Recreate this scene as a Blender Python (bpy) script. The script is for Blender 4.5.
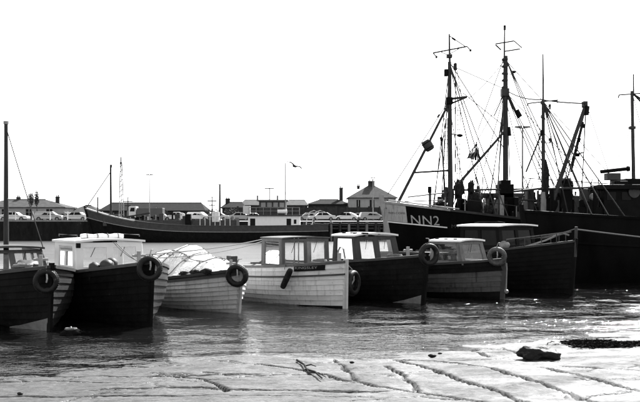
import bpy, bmesh, math, random
from mathutils import Vector, Matrix, noise
R = math.radians
random.seed(11)
for o in list(bpy.data.objects): bpy.data.objects.remove(o)
scene = bpy.context.scene
scene.cycles.transparent_max_bounces = 32
col = scene.collection

# ------------------------------------------------------------------ camera, sky, sun, exposure
F, HZ, CAM_H = 888.9, 220.0, 2.4          # focal length in photo pixels, horizon row, eye height above the water
cd = bpy.data.cameras.new('camera'); cam = bpy.data.objects.new('camera', cd); col.objects.link(cam)
cd.lens = 50; cd.sensor_width = 36; cd.clip_end = 20000; cd.clip_start = 0.1
cd.shift_y = (HZ-201)/640
cam.location = (0, 0, CAM_H); cam.rotation_euler = (R(90), 0, 0)
scene.camera = cam

SUN_EL, SUN_AZ = 40, 24                   # sun ahead and to the right (azimuth from +Y towards +X)
w = bpy.data.worlds.new('World'); scene.world = w; w.use_nodes = True
nt = w.node_tree; bg = nt.nodes['Background']
sky = nt.nodes.new('ShaderNodeTexSky'); sky.sky_type = 'NISHITA'; sky.sun_disc = False
sky.sun_elevation = R(SUN_EL); sky.sun_rotation = R(SUN_AZ)
sky.air_density = 1.0; sky.dust_density = 1.0; sky.ozone_density = 1.0
bw = nt.nodes.new('ShaderNodeRGBToBW')    # black-and-white photograph: neutral sky
nt.links.new(sky.outputs[0], bw.inputs[0]); nt.links.new(bw.outputs[0], bg.inputs['Color'])
bg.inputs['Strength'].default_value = 0.15
sl = bpy.data.lights.new('sun', 'SUN'); sl.energy = 4.4; sl.angle = R(1.5); sl.color = (1, 1, 1)
sun = bpy.data.objects.new('sun', sl); col.objects.link(sun)
sd = Vector((math.sin(R(SUN_AZ))*math.cos(R(SUN_EL)), math.cos(R(SUN_AZ))*math.cos(R(SUN_EL)), math.sin(R(SUN_EL))))
sun.rotation_euler = (-sd).to_track_quat('-Z', 'Y').to_euler(); sun.location = sd*200
vs = scene.view_settings
vs.view_transform = 'Standard'; vs.look = 'None'; vs.gamma = 1; vs.use_curve_mapping = False
vs.exposure = 1.4

# ------------------------------------------------------------------ materials (all grey: a black-and-white photograph)
MATS = {}
def mat(name, v, rough=.6, var=.25, scale=3.0, bump=0.0, bscale=40.0, spec=.4, stretch=(1,1,1), spots=None, metal=0, runs=0):
    """v base grey; var relative variation; spots=(value, threshold, scale) flakes and stains of another grey"""
    if name in MATS: return MATS[name]
    m = bpy.data.materials.new(name); m.use_nodes = True; n = m.node_tree; N = n.nodes; Lk = n.links.new
    b = N['Principled BSDF']; b.inputs['Roughness'].default_value = rough
    b.inputs['Specular IOR Level'].default_value = spec; b.inputs['Metallic'].default_value = metal
    tc = N.new('ShaderNodeTexCoord'); mp = N.new('ShaderNodeMapping'); mp.inputs['Scale'].default_value = stretch
    Lk(tc.outputs['Object'], mp.inputs['Vector'])
    t = N.new('ShaderNodeTexNoise'); t.inputs['Scale'].default_value = scale; t.inputs['Detail'].default_value = 7; t.inputs['Roughness'].default_value = .65
    Lk(mp.outputs[0], t.inputs['Vector'])
    mr = N.new('ShaderNodeMapRange'); mr.inputs['From Min'].default_value = .3; mr.inputs['From Max'].default_value = .7
    mr.inputs['To Min'].default_value = v*(1-var); mr.inputs['To Max'].default_value = v*(1+var)
    Lk(t.outputs['Fac'], mr.inputs['Value']); out = mr.outputs[0]
    oi = N.new('ShaderNodeObjectInfo'); orr = N.new('ShaderNodeMapRange'); orr.inputs['To Min'].default_value = .84; orr.inputs['To Max'].default_value = 1.14
    Lk(oi.outputs['Random'], orr.inputs['Value']); mu = N.new('ShaderNodeMath'); mu.operation = 'MULTIPLY'; Lk(out, mu.inputs[0]); Lk(orr.outputs[0], mu.inputs[1]); out = mu.outputs[0]
    if runs:   # vertical stains running down the side
        rp = N.new('ShaderNodeMapping'); rp.inputs['Scale'].default_value = (13, 13, .5); Lk(tc.outputs['Object'], rp.inputs['Vector'])
        rn = N.new('ShaderNodeTexNoise'); rn.inputs['Scale'].default_value = 1; rn.inputs['Detail'].default_value = 5; Lk(rp.outputs[0], rn.inputs['Vector'])
        rm = N.new('ShaderNodeMapRange'); rm.inputs['From Min'].default_value = .52; rm.inputs['From Max'].default_value = .72; rm.inputs['To Min'].default_value = 1; rm.inputs['To Max'].default_value = 1-runs
        Lk(rn.outputs['Fac'], rm.inputs['Value']); m3 = N.new('ShaderNodeMath'); m3.operation = 'MULTIPLY'; Lk(out, m3.inputs[0]); Lk(rm.outputs[0], m3.inputs[1]); out = m3.outputs[0]
    if spots:
        t2 = N.new('ShaderNodeTexNoise'); t2.inputs['Scale'].default_value = spots[2]; t2.inputs['Detail'].default_value = 9; t2.inputs['Roughness'].default_value = .75
        Lk(mp.outputs[0], t2.inputs['Vector'])
        m2 = N.new('ShaderNodeMapRange'); m2.inputs['From Min'].default_value = spots[1]; m2.inputs['From Max'].default_value = spots[1]+.06
        Lk(t2.outputs['Fac'], m2.inputs['Value'])
        mx = N.new('ShaderNodeMix'); mx.data_type = 'FLOAT'
        Lk(m2.outputs[0], mx.inputs[0]); Lk(out, mx.inputs[2]); mx.inputs[3].default_value = spots[0]; out = mx.outputs[0]
    Lk(out, b.inputs['Base Color'])
    if bump:
        t3 = N.new('ShaderNodeTexNoise'); t3.inputs['Scale'].default_value = bscale; t3.inputs['Detail'].default_value = 6
        Lk(mp.outputs[0], t3.inputs['Vector'])
        bp = N.new('ShaderNodeBump'); bp.inputs['Strength'].default_value = 1; bp.inputs['Distance'].default_value = bump
        Lk(t3.outputs['Fac'], bp.inputs['Height']); Lk(bp.outputs[0], b.inputs['Normal'])
    MATS[name] = m; return m

def glass_mat():
    m = bpy.data.materials.new('window_glass'); m.use_nodes = True; n = m.node_tree; N = n.nodes; Lk = n.links.new
    N.remove(N['Principled BSDF'])
    tr = N.new('ShaderNodeBsdfTransparent'); tr.inputs[0].default_value = (.96, .96, .96, 1)
    gl = N.new('ShaderNodeBsdfGlossy'); gl.inputs['Roughness'].default_value = .03; gl.inputs['Color'].default_value = (1, 1, 1, 1)
    fr = N.new('ShaderNodeFresnel'); fr.inputs['IOR'].default_value = 1.45
    mx = N.new('ShaderNodeMixShader'); Lk(fr.outputs[0], mx.inputs[0]); Lk(tr.outputs[0], mx.inputs[1]); Lk(gl.outputs[0], mx.inputs[2])
    df = N.new('ShaderNodeBsdfDiffuse'); df.inputs['Color'].default_value = (.55, .55, .55, 1)
    tc = N.new('ShaderNodeTexCoord'); tx = N.new('ShaderNodeTexNoise'); tx.inputs['Scale'].default_value = 7; tx.inputs['Detail'].default_value = 8; Lk(tc.outputs['Object'], tx.inputs['Vector'])
    dr = N.new('ShaderNodeMapRange'); dr.inputs['From Min'].default_value = .45; dr.inputs['From Max'].default_value = .75; dr.inputs['To Min'].default_value = .03; dr.inputs['To Max'].default_value = .16; Lk(tx.outputs['Fac'], dr.inputs['Value'])
    m2 = N.new('ShaderNodeMixShader'); Lk(dr.outputs[0], m2.inputs[0]); Lk(mx.outputs[0], m2.inputs[1]); Lk(df.outputs[0], m2.inputs[2])
    Lk(m2.outputs[0], N['Material Output'].inputs['Surface']); return m
GLASS = glass_mat()

def water_mat():
    m = bpy.data.materials.new('harbour_water'); m.use_nodes = True; n = m.node_tree; N = n.nodes; Lk = n.links.new
    b = N['Principled BSDF']; b.inputs['Base Color'].default_value = (.007, .007, .007, 1)
    b.inputs['Roughness'].default_value = .06; b.inputs['IOR'].default_value = 1.33; b.inputs['Specular IOR Level'].default_value = .5
    tc = N.new('ShaderNodeTexCoord')
    def nz(sc, st, det):
        mp = N.new('ShaderNodeMapping'); mp.inputs['Scale'].default_value = st; Lk(tc.outputs['Object'], mp.inputs['Vector'])
        t = N.new('ShaderNodeTexNoise'); t.inputs['Scale'].default_value = sc; t.inputs['Detail'].default_value = det; t.inputs['Roughness'].default_value = .55
        Lk(mp.outputs[0], t.inputs['Vector']); return t.outputs['Fac']
    sp = N.new('ShaderNodeSeparateXYZ'); Lk(tc.outputs['Object'], sp.inputs[0])     # wind-ruffled open basin, smoother in the lee of the boats
    rg = N.new('ShaderNodeMapRange'); rg.inputs['From Min'].default_value = 32; rg.inputs['From Max'].default_value = 55; rg.inputs['To Min'].default_value = .06; rg.inputs['To Max'].default_value = .42
    Lk(sp.outputs['Y'], rg.inputs['Value']); Lk(rg.outputs[0], b.inputs['Roughness'])
    a = nz(1.3, (.8, 1.2, 1), 3); c = nz(6, (.8, 1.2, 1), 3)
    b1 = N.new('ShaderNodeBump'); b1.inputs['Strength'].default_value = 1; b1.inputs['Distance'].default_value = .06; Lk(a, b1.inputs['Height'])
    b2 = N.new('ShaderNodeBump'); b2.inputs['Strength'].default_value = 1; b2.inputs['Distance'].default_value = .02; Lk(c, b2.inputs['Height'])
    ln_ = nz(.35, (.5, 1.6, 1), 4); lm = N.new('ShaderNodeMapRange'); lm.inputs['From Min'].default_value = .4; lm.inputs['From Max'].default_value = .62; lm.inputs['To Min'].default_value = .012; lm.inputs['To Max'].default_value = .05
    Lk(ln_, lm.inputs['Value']); Lk(lm.outputs[0], b2.inputs['Distance'])
    Lk(b1.outputs[0], b2.inputs['Normal']); Lk(b2.outputs[0], b.inputs['Normal'])
    return m

black = mat('tarred_black_hull', .007, .6, .5, 2.5, .004, 30, .06, (1, 1, 1), (.035, .63, 5), runs=.4)
black2 = mat('black_paint', .006, .6, .4, 3, 0, 40, .06)
trawl = mat('trawler_black', .0045, .65, .5, 1.2, 0, 40, .04, (1, 1, .4), (.012, .68, 2))
darkgrey = mat('dark_grey_paint', .035, .6, .35, 3, .002)
varnish = mat('dark_varnish', .06, .4, .3, 6, .002, 40, .4, (1, 1, .3))
white = mat('white_paint', .8, .5, .05, 4, .002, 30, .4, (1, 1, .5), (.5, .68, 6))
dullwhite = mat('weathered_white_paint', .46, .55, .2, 3, .004, 25, .35, (.6, .6, 2), (.09, .62, 7), runs=.38)
palehull = mat('pale_grey_hull_paint', .58, .55, .14, 3, .003, 25, .35, (.6, .6, 2), (.16, .62, 7), runs=.38)
bowwhite = mat('white_strake_and_lit_port', .7, .5, .12, 4, .003, 25, .4, (1, 1, 1), (.3, .67, 9))  # white trim; also boat three's port planks, their light put into the colour
greyhull = mat('grey_hull_paint', .15, .6, .25, 3, .004, 25, .3, (.6, .6, 2), (.03, .62, 6), runs=.5)
tarred_lit = mat('lit_side_tarred_planks', .03, .5, .4, 3, .004, 25, .4, (.6, .6, 2), (.015, .62, 7))  # lighter copy of the black planks, painted as the lit port side
bottom = mat('pale_bottom_paint', .17, .65, .3, 4, .003, 25, .3)
framed = mat('dark_frame_paint', .045, .6, .35, 4, .003, 30, .2, (1, 1, .5), (.12, .66, 8))
frameg = mat('grey_frame_paint', .10, .6, .3, 4, .003, 30, .2, (1, 1, .5), (.25, .66, 8))
lowgrey = mat('grimy_grey_planks', .075, .65, .35, 3, .004, 25, .2, (.6, .6, 2), (.02, .6, 6), runs=.6)
bowpaint = mat('weathered_bow_paint', .33, .6, .25, 3, .004, 25, .3, (1, 1, .6), (.12, .6, 5), runs=.5)
tarp = mat('white_canvas', .72, .8, .15, 4, .02, 14, .15, (1, 1, 1), (.35, .64, 6))
rubber = mat('tyre_rubber', .009, .55, .5, 9, .006, 50, .25, (1, 1, 1), (.07, .58, 7))
rubber2 = mat('whitened_tyre_rubber', .08, .6, .5, 9, .003, 60, .35, (1, 1, 1), (.05, .55, 6))
rope = mat('weathered_rope', .14, .8, .3, 20)
paler = mat('pale_rope', .42, .8, .3, 20)
wire = mat('wire_rigging', .012, .6, .3, 10)
wood = mat('bleached_wood', .3, .7, .3, 6, .003, 40, .3, (.3, 1, 1))
deckm = mat('worn_deck', .12, .7, .3, 4, .003)
steel = mat('galvanised_steel', .22, .45, .3, 9, 0, 40, .5)
mastm = mat('mast_brown_paint', .028, .6, .35, 6, 0, 40, .3, (1, 1, .3))
mastp = mat('mast_pale_paint', .2, .6, .3, 6, 0, 40, .3, (1, 1, .3))
net = mat('heaped_netting', .02, .9, .6, 14, .02, 25, .1)
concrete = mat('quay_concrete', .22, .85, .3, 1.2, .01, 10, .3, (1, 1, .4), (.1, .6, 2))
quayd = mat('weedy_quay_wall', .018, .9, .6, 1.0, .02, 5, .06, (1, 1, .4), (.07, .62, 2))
brickm = mat('grey_render', .3, .85, .15, 1.5, .005, 10)
brickd = mat('dark_brick', .04, .9, .25, 2, .005, 10, .08)
slate = mat('roof_slate', .075, .9, .3, 1.5, .01, 8, .1)
slated = mat('dark_roof_felt', .018, .9, .3, 1.5, .01, 8, .06)
darkpane = mat('dark_window_pane', .01, .2, .3, 3, 0, 40, .06)
carw = mat('white_car_paint', .75, .3, .04, 3, 0, 40, .5)
carg = mat('grey_car_paint', .42, .3, .05, 3, 0, 40, .5)
card = mat('dark_car_paint', .05, .3, .1, 3, 0, 40, .5)
leafm = mat('dark_foliage', .045, .8, .4, 4)
bark = mat('tree_bark', .05, .9, .3, 8)
weed = mat('wet_seaweed', .008, .9, .6, 15, 0, 40, .03)
rockm = mat('dark_wet_rock', .01, .6, .5, 8, .02, 18, .2)
mudm = mat('wet_mud', .075, .42, .65, 4.0, .02, 34, .55, (.6, 2.4, 1), (.012, .53, 12))
def rill_dark(m):   # near-black, less glossy colour painted along the rills, from the vertex mask 'rill'
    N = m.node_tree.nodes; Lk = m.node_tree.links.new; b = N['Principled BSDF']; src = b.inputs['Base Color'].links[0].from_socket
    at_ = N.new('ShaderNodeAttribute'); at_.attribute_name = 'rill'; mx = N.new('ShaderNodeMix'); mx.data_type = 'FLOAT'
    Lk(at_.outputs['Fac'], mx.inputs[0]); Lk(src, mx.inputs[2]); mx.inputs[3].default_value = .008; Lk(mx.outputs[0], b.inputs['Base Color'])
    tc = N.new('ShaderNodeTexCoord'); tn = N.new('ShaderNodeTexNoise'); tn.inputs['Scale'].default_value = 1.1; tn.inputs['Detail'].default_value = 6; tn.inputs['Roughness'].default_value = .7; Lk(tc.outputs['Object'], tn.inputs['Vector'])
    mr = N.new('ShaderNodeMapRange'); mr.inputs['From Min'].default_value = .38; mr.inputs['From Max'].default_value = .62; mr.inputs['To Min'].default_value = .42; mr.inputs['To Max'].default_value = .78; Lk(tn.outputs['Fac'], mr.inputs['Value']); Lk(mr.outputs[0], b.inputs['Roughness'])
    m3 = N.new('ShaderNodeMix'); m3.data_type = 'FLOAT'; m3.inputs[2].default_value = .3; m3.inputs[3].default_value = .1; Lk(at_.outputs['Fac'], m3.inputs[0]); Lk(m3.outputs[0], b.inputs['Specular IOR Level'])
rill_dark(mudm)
jointm = mat('silted_joint', .025, .8, .5, 6, .01, 20, .2)
gullm = mat('gull_plumage', .03, .8, .4, 8)
letterw = mat('white_lettering', .36, .6, .3, 9, 0, 40, .2, (1, 1, 1), (.06, .6, 5))
letterd = mat('dark_lettering', .04, .6, .2, 9)
letterg = mat('faded_lettering', .05, .7, .3, 12)
landm = mat('quay_ground', .2, .9, .25, .3, .01, 4)

# ------------------------------------------------------------------ mesh helpers
def at(px, py, d): return Vector(((px-320)/F*d, d, CAM_H-(py-HZ)/F*d))   # a point at distance d in front of the eye
def wl(px, py): return at(px, py, F*CAM_H/(py-HZ))                      # a point on the water

class MB:
    def __init__(self): self.v = []; self.f = []
    def add(self, vs, fs):
        k = len(self.v); self.v += [Vector(a) for a in vs]; self.f += [[i+k for i in q] for q in fs]; return self
    def hexa(self, p):   # 4 bottom, 4 top (same order)
        return self.add(p, [(3,2,1,0), (4,5,6,7), (0,1,5,4), (1,2,6,5), (2,3,7,6), (3,0,4,7)])
    def box(self, c, s, rz=0, M=None):
        c = Vector(c); h = Vector(s)/2
        pts = [Vector((a*h.x, b*h.y, e*h.z)) for e in (-1, 1) for a, b in ((-1,-1), (1,-1), (1,1), (-1,1))]
        T = M if M is not None else Matrix.Rotation(rz, 3, 'Z')
        return self.hexa([c + T @ p for p in pts])
    def tube(self, pts, r, n=7, r2=None):
        pts = [Vector(p) for p in pts]; m = len(pts); rings = []
        up = None
        for i, p in enumerate(pts):
            d = (pts[min(i+1, m-1)]-pts[max(i-1, 0)]).normalized()
            if up is None: up = Vector((0,0,1)) if abs(d.z) < .9 else Vector((1,0,0))
            a = d.cross(up)
            if a.length < 1e-6: a = d.orthogonal()
            a.normalize(); b = a.cross(d).normalized()
            rr = r if r2 is None else r+(r2-r)*i/max(1, m-1)
            rings.append([p + (a*math.cos(2*math.pi*k/n)+b*math.sin(2*math.pi*k/n))*rr for k in range(n)])
        vs = [q for g in rings for q in g]; fs = []
        for i in range(m-1):
            for k in range(n): fs.append((i*n+k, i*n+(k+1)%n, (i+1)*n+(k+1)%n, (i+1)*n+k))
        fs.append(tuple(range(n))[::-1]); fs.append(tuple((m-1)*n+k for k in range(n)))
        return self.add(vs, fs)
    def lathe(self, prof, n, T, closed=False):
        m = len(prof); vs = []; fs = []
        for r, z in prof:
            for k in range(n):
                a = 2*math.pi*k/n; vs.append(T @ Vector((r*math.cos(a), r*math.sin(a), z)))
        for i in range(m if closed else m-1):
            for k in range(n):
                j = (i+1) % m; fs.append((i*n+k, i*n+(k+1)%n, j*n+(k+1)%n, j*n+k))
        if not closed:
            fs.append(tuple(range(n))[::-1]); fs.append(tuple((m-1)*n+k for k in range(n)))
        return self.add(vs, fs)
    def prism(self, poly, ex):
        poly = [Vector(p) for p in poly]; n = len(poly); ex = Vector(ex)
        return self.add(poly+[p+ex for p in poly], [tuple(range(n))[::-1], tuple(range(n, 2*n))]+[(i, (i+1)%n, n+(i+1)%n, n+i) for i in range(n)])
    def panel(self, P, holes, nrm, th, ca=(), cb=()):
        """wall P(a,b), a,b in 0..1, with rectangular openings (a0,a1,b0,b1); thickness th behind the face"""
        A = sorted(set([0, 1]+list(ca)+[h[0] for h in holes]+[h[1] for h in holes])); B = sorted(set([0, 1]+list(cb)+[h[2] for h in holes]+[h[3] for h in holes]))
        na, nb = len(A), len(B); nrm = Vector(nrm)
        vs = [P(a, b) for b in B for a in A]; vs += [p - nrm*th for p in vs]; o = na*nb; fs = []
        def full(i, j):
            if i < 0 or j < 0 or i >= na-1 or j >= nb-1: return False
            ca_, cb_ = (A[i]+A[i+1])/2, (B[j]+B[j+1])/2
            return not any(h[0] < ca_ < h[1] and h[2] < cb_ < h[3] for h in holes)
        for j in range(nb-1):
            for i in range(na-1):
                if not full(i, j): continue
                q = (j*na+i, j*na+i+1, (j+1)*na+i+1, (j+1)*na+i)
                fs.append(q); fs.append(tuple(k+o for k in q[::-1]))
                for (di, dj, a, b) in ((0,-1,q[0],q[1]), (1,0,q[1],q[2]), (0,1,q[2],q[3]), (-1,0,q[3],q[0])):
                    if not full(i+di, j+dj): fs.append((b, a, a+o, b+o))
        return self.add(vs, fs)
    def build(self, name, m, parent=None, smooth=False, world=False, bev=0):
        me = bpy.data.meshes.new(name); vs = self.v
        if world and parent is not None:
            Mi = WM(parent).inverted(); vs = [Mi @ v for v in vs]
        me.from_pydata([tuple(v) for v in vs], [], self.f); me.validate()
        b = bmesh.new(); b.from_mesh(me); bmesh.ops.recalc_face_normals(b, faces=b.faces); b.to_mesh(me); b.free()
        me.materials.append(m)
        if smooth:
            me.polygons.foreach_set('use_smooth', [True]*len(me.polygons))
        o = bpy.data.objects.new(name, me); col.objects.link(o)
        if parent is not None: o.parent = parent
        if bev:
            md = o.modifiers.new('bevel', 'BEVEL'); md.width = bev; md.segments = 2; md.limit_method = 'ANGLE'; md.angle_limit = R(40)
        if smooth:
            try: me.set_sharp_from_angle(angle=R(45))
            except Exception: pass
        return o

def WM(o):
    M = Matrix.LocRotScale(o.location, o.rotation_euler, o.scale)
    return (WM(o.parent) @ M) if o.parent else M
def tag(o, label=None, cat=None, group=None, kind=None):
    if label: o['label'] = label
    if cat: o['category'] = cat
    if group: o['group'] = group
    if kind: o['kind'] = kind
    return o
def thing(name, label, cat, loc=(0,0,0), rz=0, group=None):
    o = bpy.data.objects.new(name, None); col.objects.link(o); o.empty_display_size = .3
    o.location = loc; o.rotation_euler = (0, 0, rz); return tag(o, label, cat, group)
def sag(p0, p1, s, n=10):
    p0, p1 = Vector(p0), Vector(p1)
    return [p0.lerp(p1, i/n) - Vector((0,0,4*s*(i/n)*(1-i/n))) for i in range(n+1)]
def lump(name, m, parent, c, r, seed, amp=.35, fr=1.6, sub=3, flat=1.0):
    b = bmesh.new(); bmesh.ops.create_icosphere(b, subdivisions=sub, radius=1)
    for v in b.verts:
        k = 1+amp*noise.noise(v.co*fr+Vector((seed*7.3, seed, 0)))+amp*.4*noise.noise(v.co*fr*3+Vector((0, seed*3, 5)))
        v.co = Vector((v.co.x*r[0]*k, v.co.y*r[1]*k, max(v.co.z, -flat)*r[2]*k)) + Vector(c)
    me = bpy.data.meshes.new(name); b.to_mesh(me); b.free(); me.materials.append(m)
    me.polygons.foreach_set('use_smooth', [True]*len(me.polygons))
    o = bpy.data.objects.new(name, me); col.objects.link(o)
    if parent is not None: o.parent = parent
    return o
def text_mesh(s, size, narrow=1.0):
    cu = bpy.data.curves.new('lettering', 'FONT'); cu.body = s; cu.size = size; cu.space_character = 1.05
    ob = bpy.data.objects.new('lettering', cu); col.objects.link(ob)
    dg = bpy.context.evaluated_depsgraph_get(); me = bpy.data.meshes.new_from_object(ob.evaluated_get(dg))
    bpy.data.objects.remove(ob)
    b = bmesh.new(); b.from_mesh(me); bmesh.ops.triangulate(b, faces=b.faces)
    vs = [Vector((v.co.x*narrow, v.co.y, 0)) for v in b.verts]; fs = [[v.index for v in f.verts] for f in b.faces]
    b.free(); bpy.data.meshes.remove(me)
    return vs, fs

# ------------------------------------------------------------------ water, slipway, land
E0, E1 = Vector((-4.4, 12.9)), Vector((3.9, 17.3))
eN = Vector((-(E1-E0).y, (E1-E0).x)).normalized()       # towards the water
SLOPE = .06
def slip_z(x, y): return SLOPE*(eN.dot(E0)-eN.dot(Vector((x, y))))+.065*math.exp(-((x+2.4)/2.6)**2-((y-14.6)/2.2)**2)
def on_slip(px, py):
    a = (px-320)/F; k = (py-HZ)/F
    d = (CAM_H-SLOPE*eN.dot(E0))/(k-SLOPE*(eN.x*a+eN.y))
    return Vector((a*d, d))

def wave(x, y):
    rough = 1+.6*max(0, min(1, (x-7)/4))
    v = Vector((x, y, 0))
    h = .034*noise.noise(Vector((x*.4, y*1.15, 1.3)))+.018*noise.noise(Vector((x*1.1+9, y*2.4, 4)))+.005*noise.noise(Vector((x*3.0, y*5.5, 8)))
    return h*rough*(.75+.6*noise.noise(Vector((x*.13, y*.25, 3))))*1.9
def build_water():
    x0, x1, y0, y1, c = -17.0, 20.0, 9.0, 48.0, .11
    nx, ny = int((x1-x0)/c), int((y1-y0)/c); m = MB(); vs = []
    for j in range(ny+1):
        for i in range(nx+1):
            x, y = x0+(x1-x0)*i/nx, y0+(y1-y0)*j/ny
            e = min(1, min(x-x0, x1-x, y-y0, y1-y)/2.0)
            vs.append((x, y, wave(x, y)*e))
    fs = [(j*(nx+1)+i, j*(nx+1)+i+1, (j+1)*(nx+1)+i+1, (j+1)*(nx+1)+i) for j in range(ny) for i in range(nx)]
    W = 1500; k = len(vs)
    vs += [(-W,-W,0), (W,-W,0), (W,W,0), (-W,W,0)]
    a, b, c_, d = 0, nx, (ny+1)*(nx+1)-1, ny*(nx+1)
    rim = lambda s: s
    # outer sheet shares the border of the fine grid (no cracks, no overlap)
    south = [i for i in range(nx+1)]; east = [j*(nx+1)+nx for j in range(ny+1)]
    north = [ny*(nx+1)+i for i in range(nx, -1, -1)]; west = [j*(nx+1) for j in range(ny, -1, -1)]
    for seq, p, q in ((south, k, k+1), (east, k+1, k+2), (north, k+2, k+3), (west, k+3, k)):
        h = len(seq)//2
        for i in range(len(seq)-1):
            fs.append((seq[i+1], seq[i], p if i < h else q))
        fs.append((seq[h], p, q))
    me = bpy.data.meshes.new('water'); me.from_pydata(vs, [], fs); me.materials.append(water_mat())
    me.polygons.foreach_set('use_smooth', [True]*len(me.polygons))
    o = bpy.data.objects.new('water', me); col.objects.link(o); tag(o, kind='structure')
build_water()

RILLS = [([(256, 369), (290, 371), (384, 386), (490, 402), (560, 413)], .05), ([(395, 359), (440, 372), (476, 384), (512, 398), (560, 415)], .07), ([(400, 359), (440, 361.5), (490, 367), (512, 375), (585, 398), (620, 408)], .06),
         ([(534, 366), (560, 372), (600, 382), (640, 391), (690, 403)], .05), ([(332, 361), (344, 369), (357, 380)], .05), ([(384, 366), (402, 376), (422, 390)], .05), ([(-20, 379), (60, 378.5), (128, 379), (256, 377)], .06),
         ([(100, 390.5), (200, 389), (260, 391), (384, 390)], .06), ([(-20, 397), (100, 396), (200, 397), (256, 396), (384, 397)], .06), ([(172, 378.5), (205, 382), (228, 391)], .05), ([(472, 350), (490, 358)], .045),
         ([(502, 347), (523, 355)], .05), ([(580, 398), (600, 394), (625, 391.5)], .04), ([(60, 402), (120, 390)], .035), ([(310, 376), (256, 378), (190, 384)], .035), ([(128, 369), (150, 370), (175, 367)], .05),
         ([(240, 369), (290, 367), (330, 363)], .03), ([(440, 361), (520, 359), (560, 362)], .03), ([(0, 385), (70, 383), (140, 384.5)], .035), ([(350, 402), (420, 396), (470, 399)], .03), ([(560, 366), (610, 369), (660, 371)], .03), ([(640, 380), (600, 382)], .03)]
rr2 = random.Random(3)
for pts, wd in list(RILLS):       # fine side runnels feeding the main ones
    for k in range(3):
        i = rr2.randrange(len(pts)-1); f_ = rr2.random(); x, y = pts[i][0]+(pts[i+1][0]-pts[i][0])*f_, pts[i][1]+(pts[i+1][1]-pts[i][1])*f_
        sg = rr2.choice((-1, 1)); L_ = rr2.uniform(14, 46); q = [(x, y)]
        for j in range(3): q.append((q[-1][0]+sg*L_*rr2.uniform(.5, 1)/2, q[-1][1]+rr2.uniform(-3.2, 1.2)))
        RILLS.append((q, rr2.uniform(.014, .026)))
def build_foreshore():
    segs = []
    for pts, wd in RILLS:
        q = [on_slip(*p) for p in pts]
        for a, b in zip(q[:-1], q[1:]): segs.append((a, b, wd))
    x0, x1, y0, y1 = -7.5, 9.5, 7.8, 20.5; cx, cy = .04, .036
    nx, ny = int((x1-x0)/cx), int((y1-y0)/cy)
    G = {}
    for k, (a, b, wd) in enumerate(segs):       # coarse bins so that each vertex looks at few rills
        for bx_ in range(int(min(a.x, b.x)*2)-2, int(max(a.x, b.x)*2)+3):
            for by_ in range(int(min(a.y, b.y)*2)-2, int(max(a.y, b.y)*2)+3): G.setdefault((bx_, by_), []).append(k)
    def mud(x, y):
        N_ = noise.noise
        z = slip_z(x, y)+.042*N_(Vector((x*.45, y*1.1, 2)))+.018*N_(Vector((x*1.7, y*2.3, 6)))
        z += .010*abs(N_(Vector((x*2.6+y*.8, y*5.5, 11))))+.005*N_(Vector((x*6, y*9, 1)))+.006*N_(Vector((x*11, y*14, 4)))
        wx = x+.07*N_(Vector((x*2.1, y*2.1, 9)))+.02*N_(Vector((x*8, y*8, 3))); wy = y+.07*N_(Vector((x*2.1, y*2.1, 19)))+.02*N_(Vector((x*8, y*8, 13)))
        p = Vector((wx, wy)); dep = 0
        for k in G.get((int(wx*2), int(wy*2)), ()):
            a, b, wd = segs[k]; ab = b-a; t = max(0, min(1, (p-a).dot(ab)/ab.length_squared)); d = (p-(a+ab*t)).length
            w_ = wd*.68*(.85+.6*N_(Vector((x*1.3, y*1.3, k))))
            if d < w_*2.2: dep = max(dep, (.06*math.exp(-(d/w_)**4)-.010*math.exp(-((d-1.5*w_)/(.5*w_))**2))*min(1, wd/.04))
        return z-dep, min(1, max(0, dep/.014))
    vs = [(x0+(x1-x0)*i/nx, y0+(y1-y0)*j/ny, 0) for j in range(ny+1) for i in range(nx+1)]
    zz = [mud(x, y) for x, y, _ in vs]; vs = [(x, y, q[0]) for (x, y, _), q in zip(vs, zz)]
    fs = [(j*(nx+1)+i, j*(nx+1)+i+1, (j+1)*(nx+1)+i+1, (j+1)*(nx+1)+i) for j in range(ny) for i in range(nx)]
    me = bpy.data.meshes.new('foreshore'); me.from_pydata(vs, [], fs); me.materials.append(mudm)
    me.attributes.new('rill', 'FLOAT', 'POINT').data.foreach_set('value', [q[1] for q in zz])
    me.polygons.foreach_set('use_smooth', [True]*len(me.polygons)); o = bpy.data.objects.new('foreshore', me); col.objects.link(o); tag(o, kind='structure')
    # the rest of the shore, a coarse sheet just below, out to the sides and behind
    T = Vector((eN.y, -eN.x)); m = MB(); base = lambda s_, n: Vector((*(E0+T*s_-eN*n), SLOPE*n-.3))
    SS = [-120, -30, 0, 30, 140]; NN = [-12, 0, 8, 20, 60]
    m.add([base(a, n) for n in NN for a in SS], [(j*5+i, j*5+i+1, (j+1)*5+i+1, (j+1)*5+i) for j in range(4) for i in range(4)])
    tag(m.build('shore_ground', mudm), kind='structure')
build_foreshore()

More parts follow.
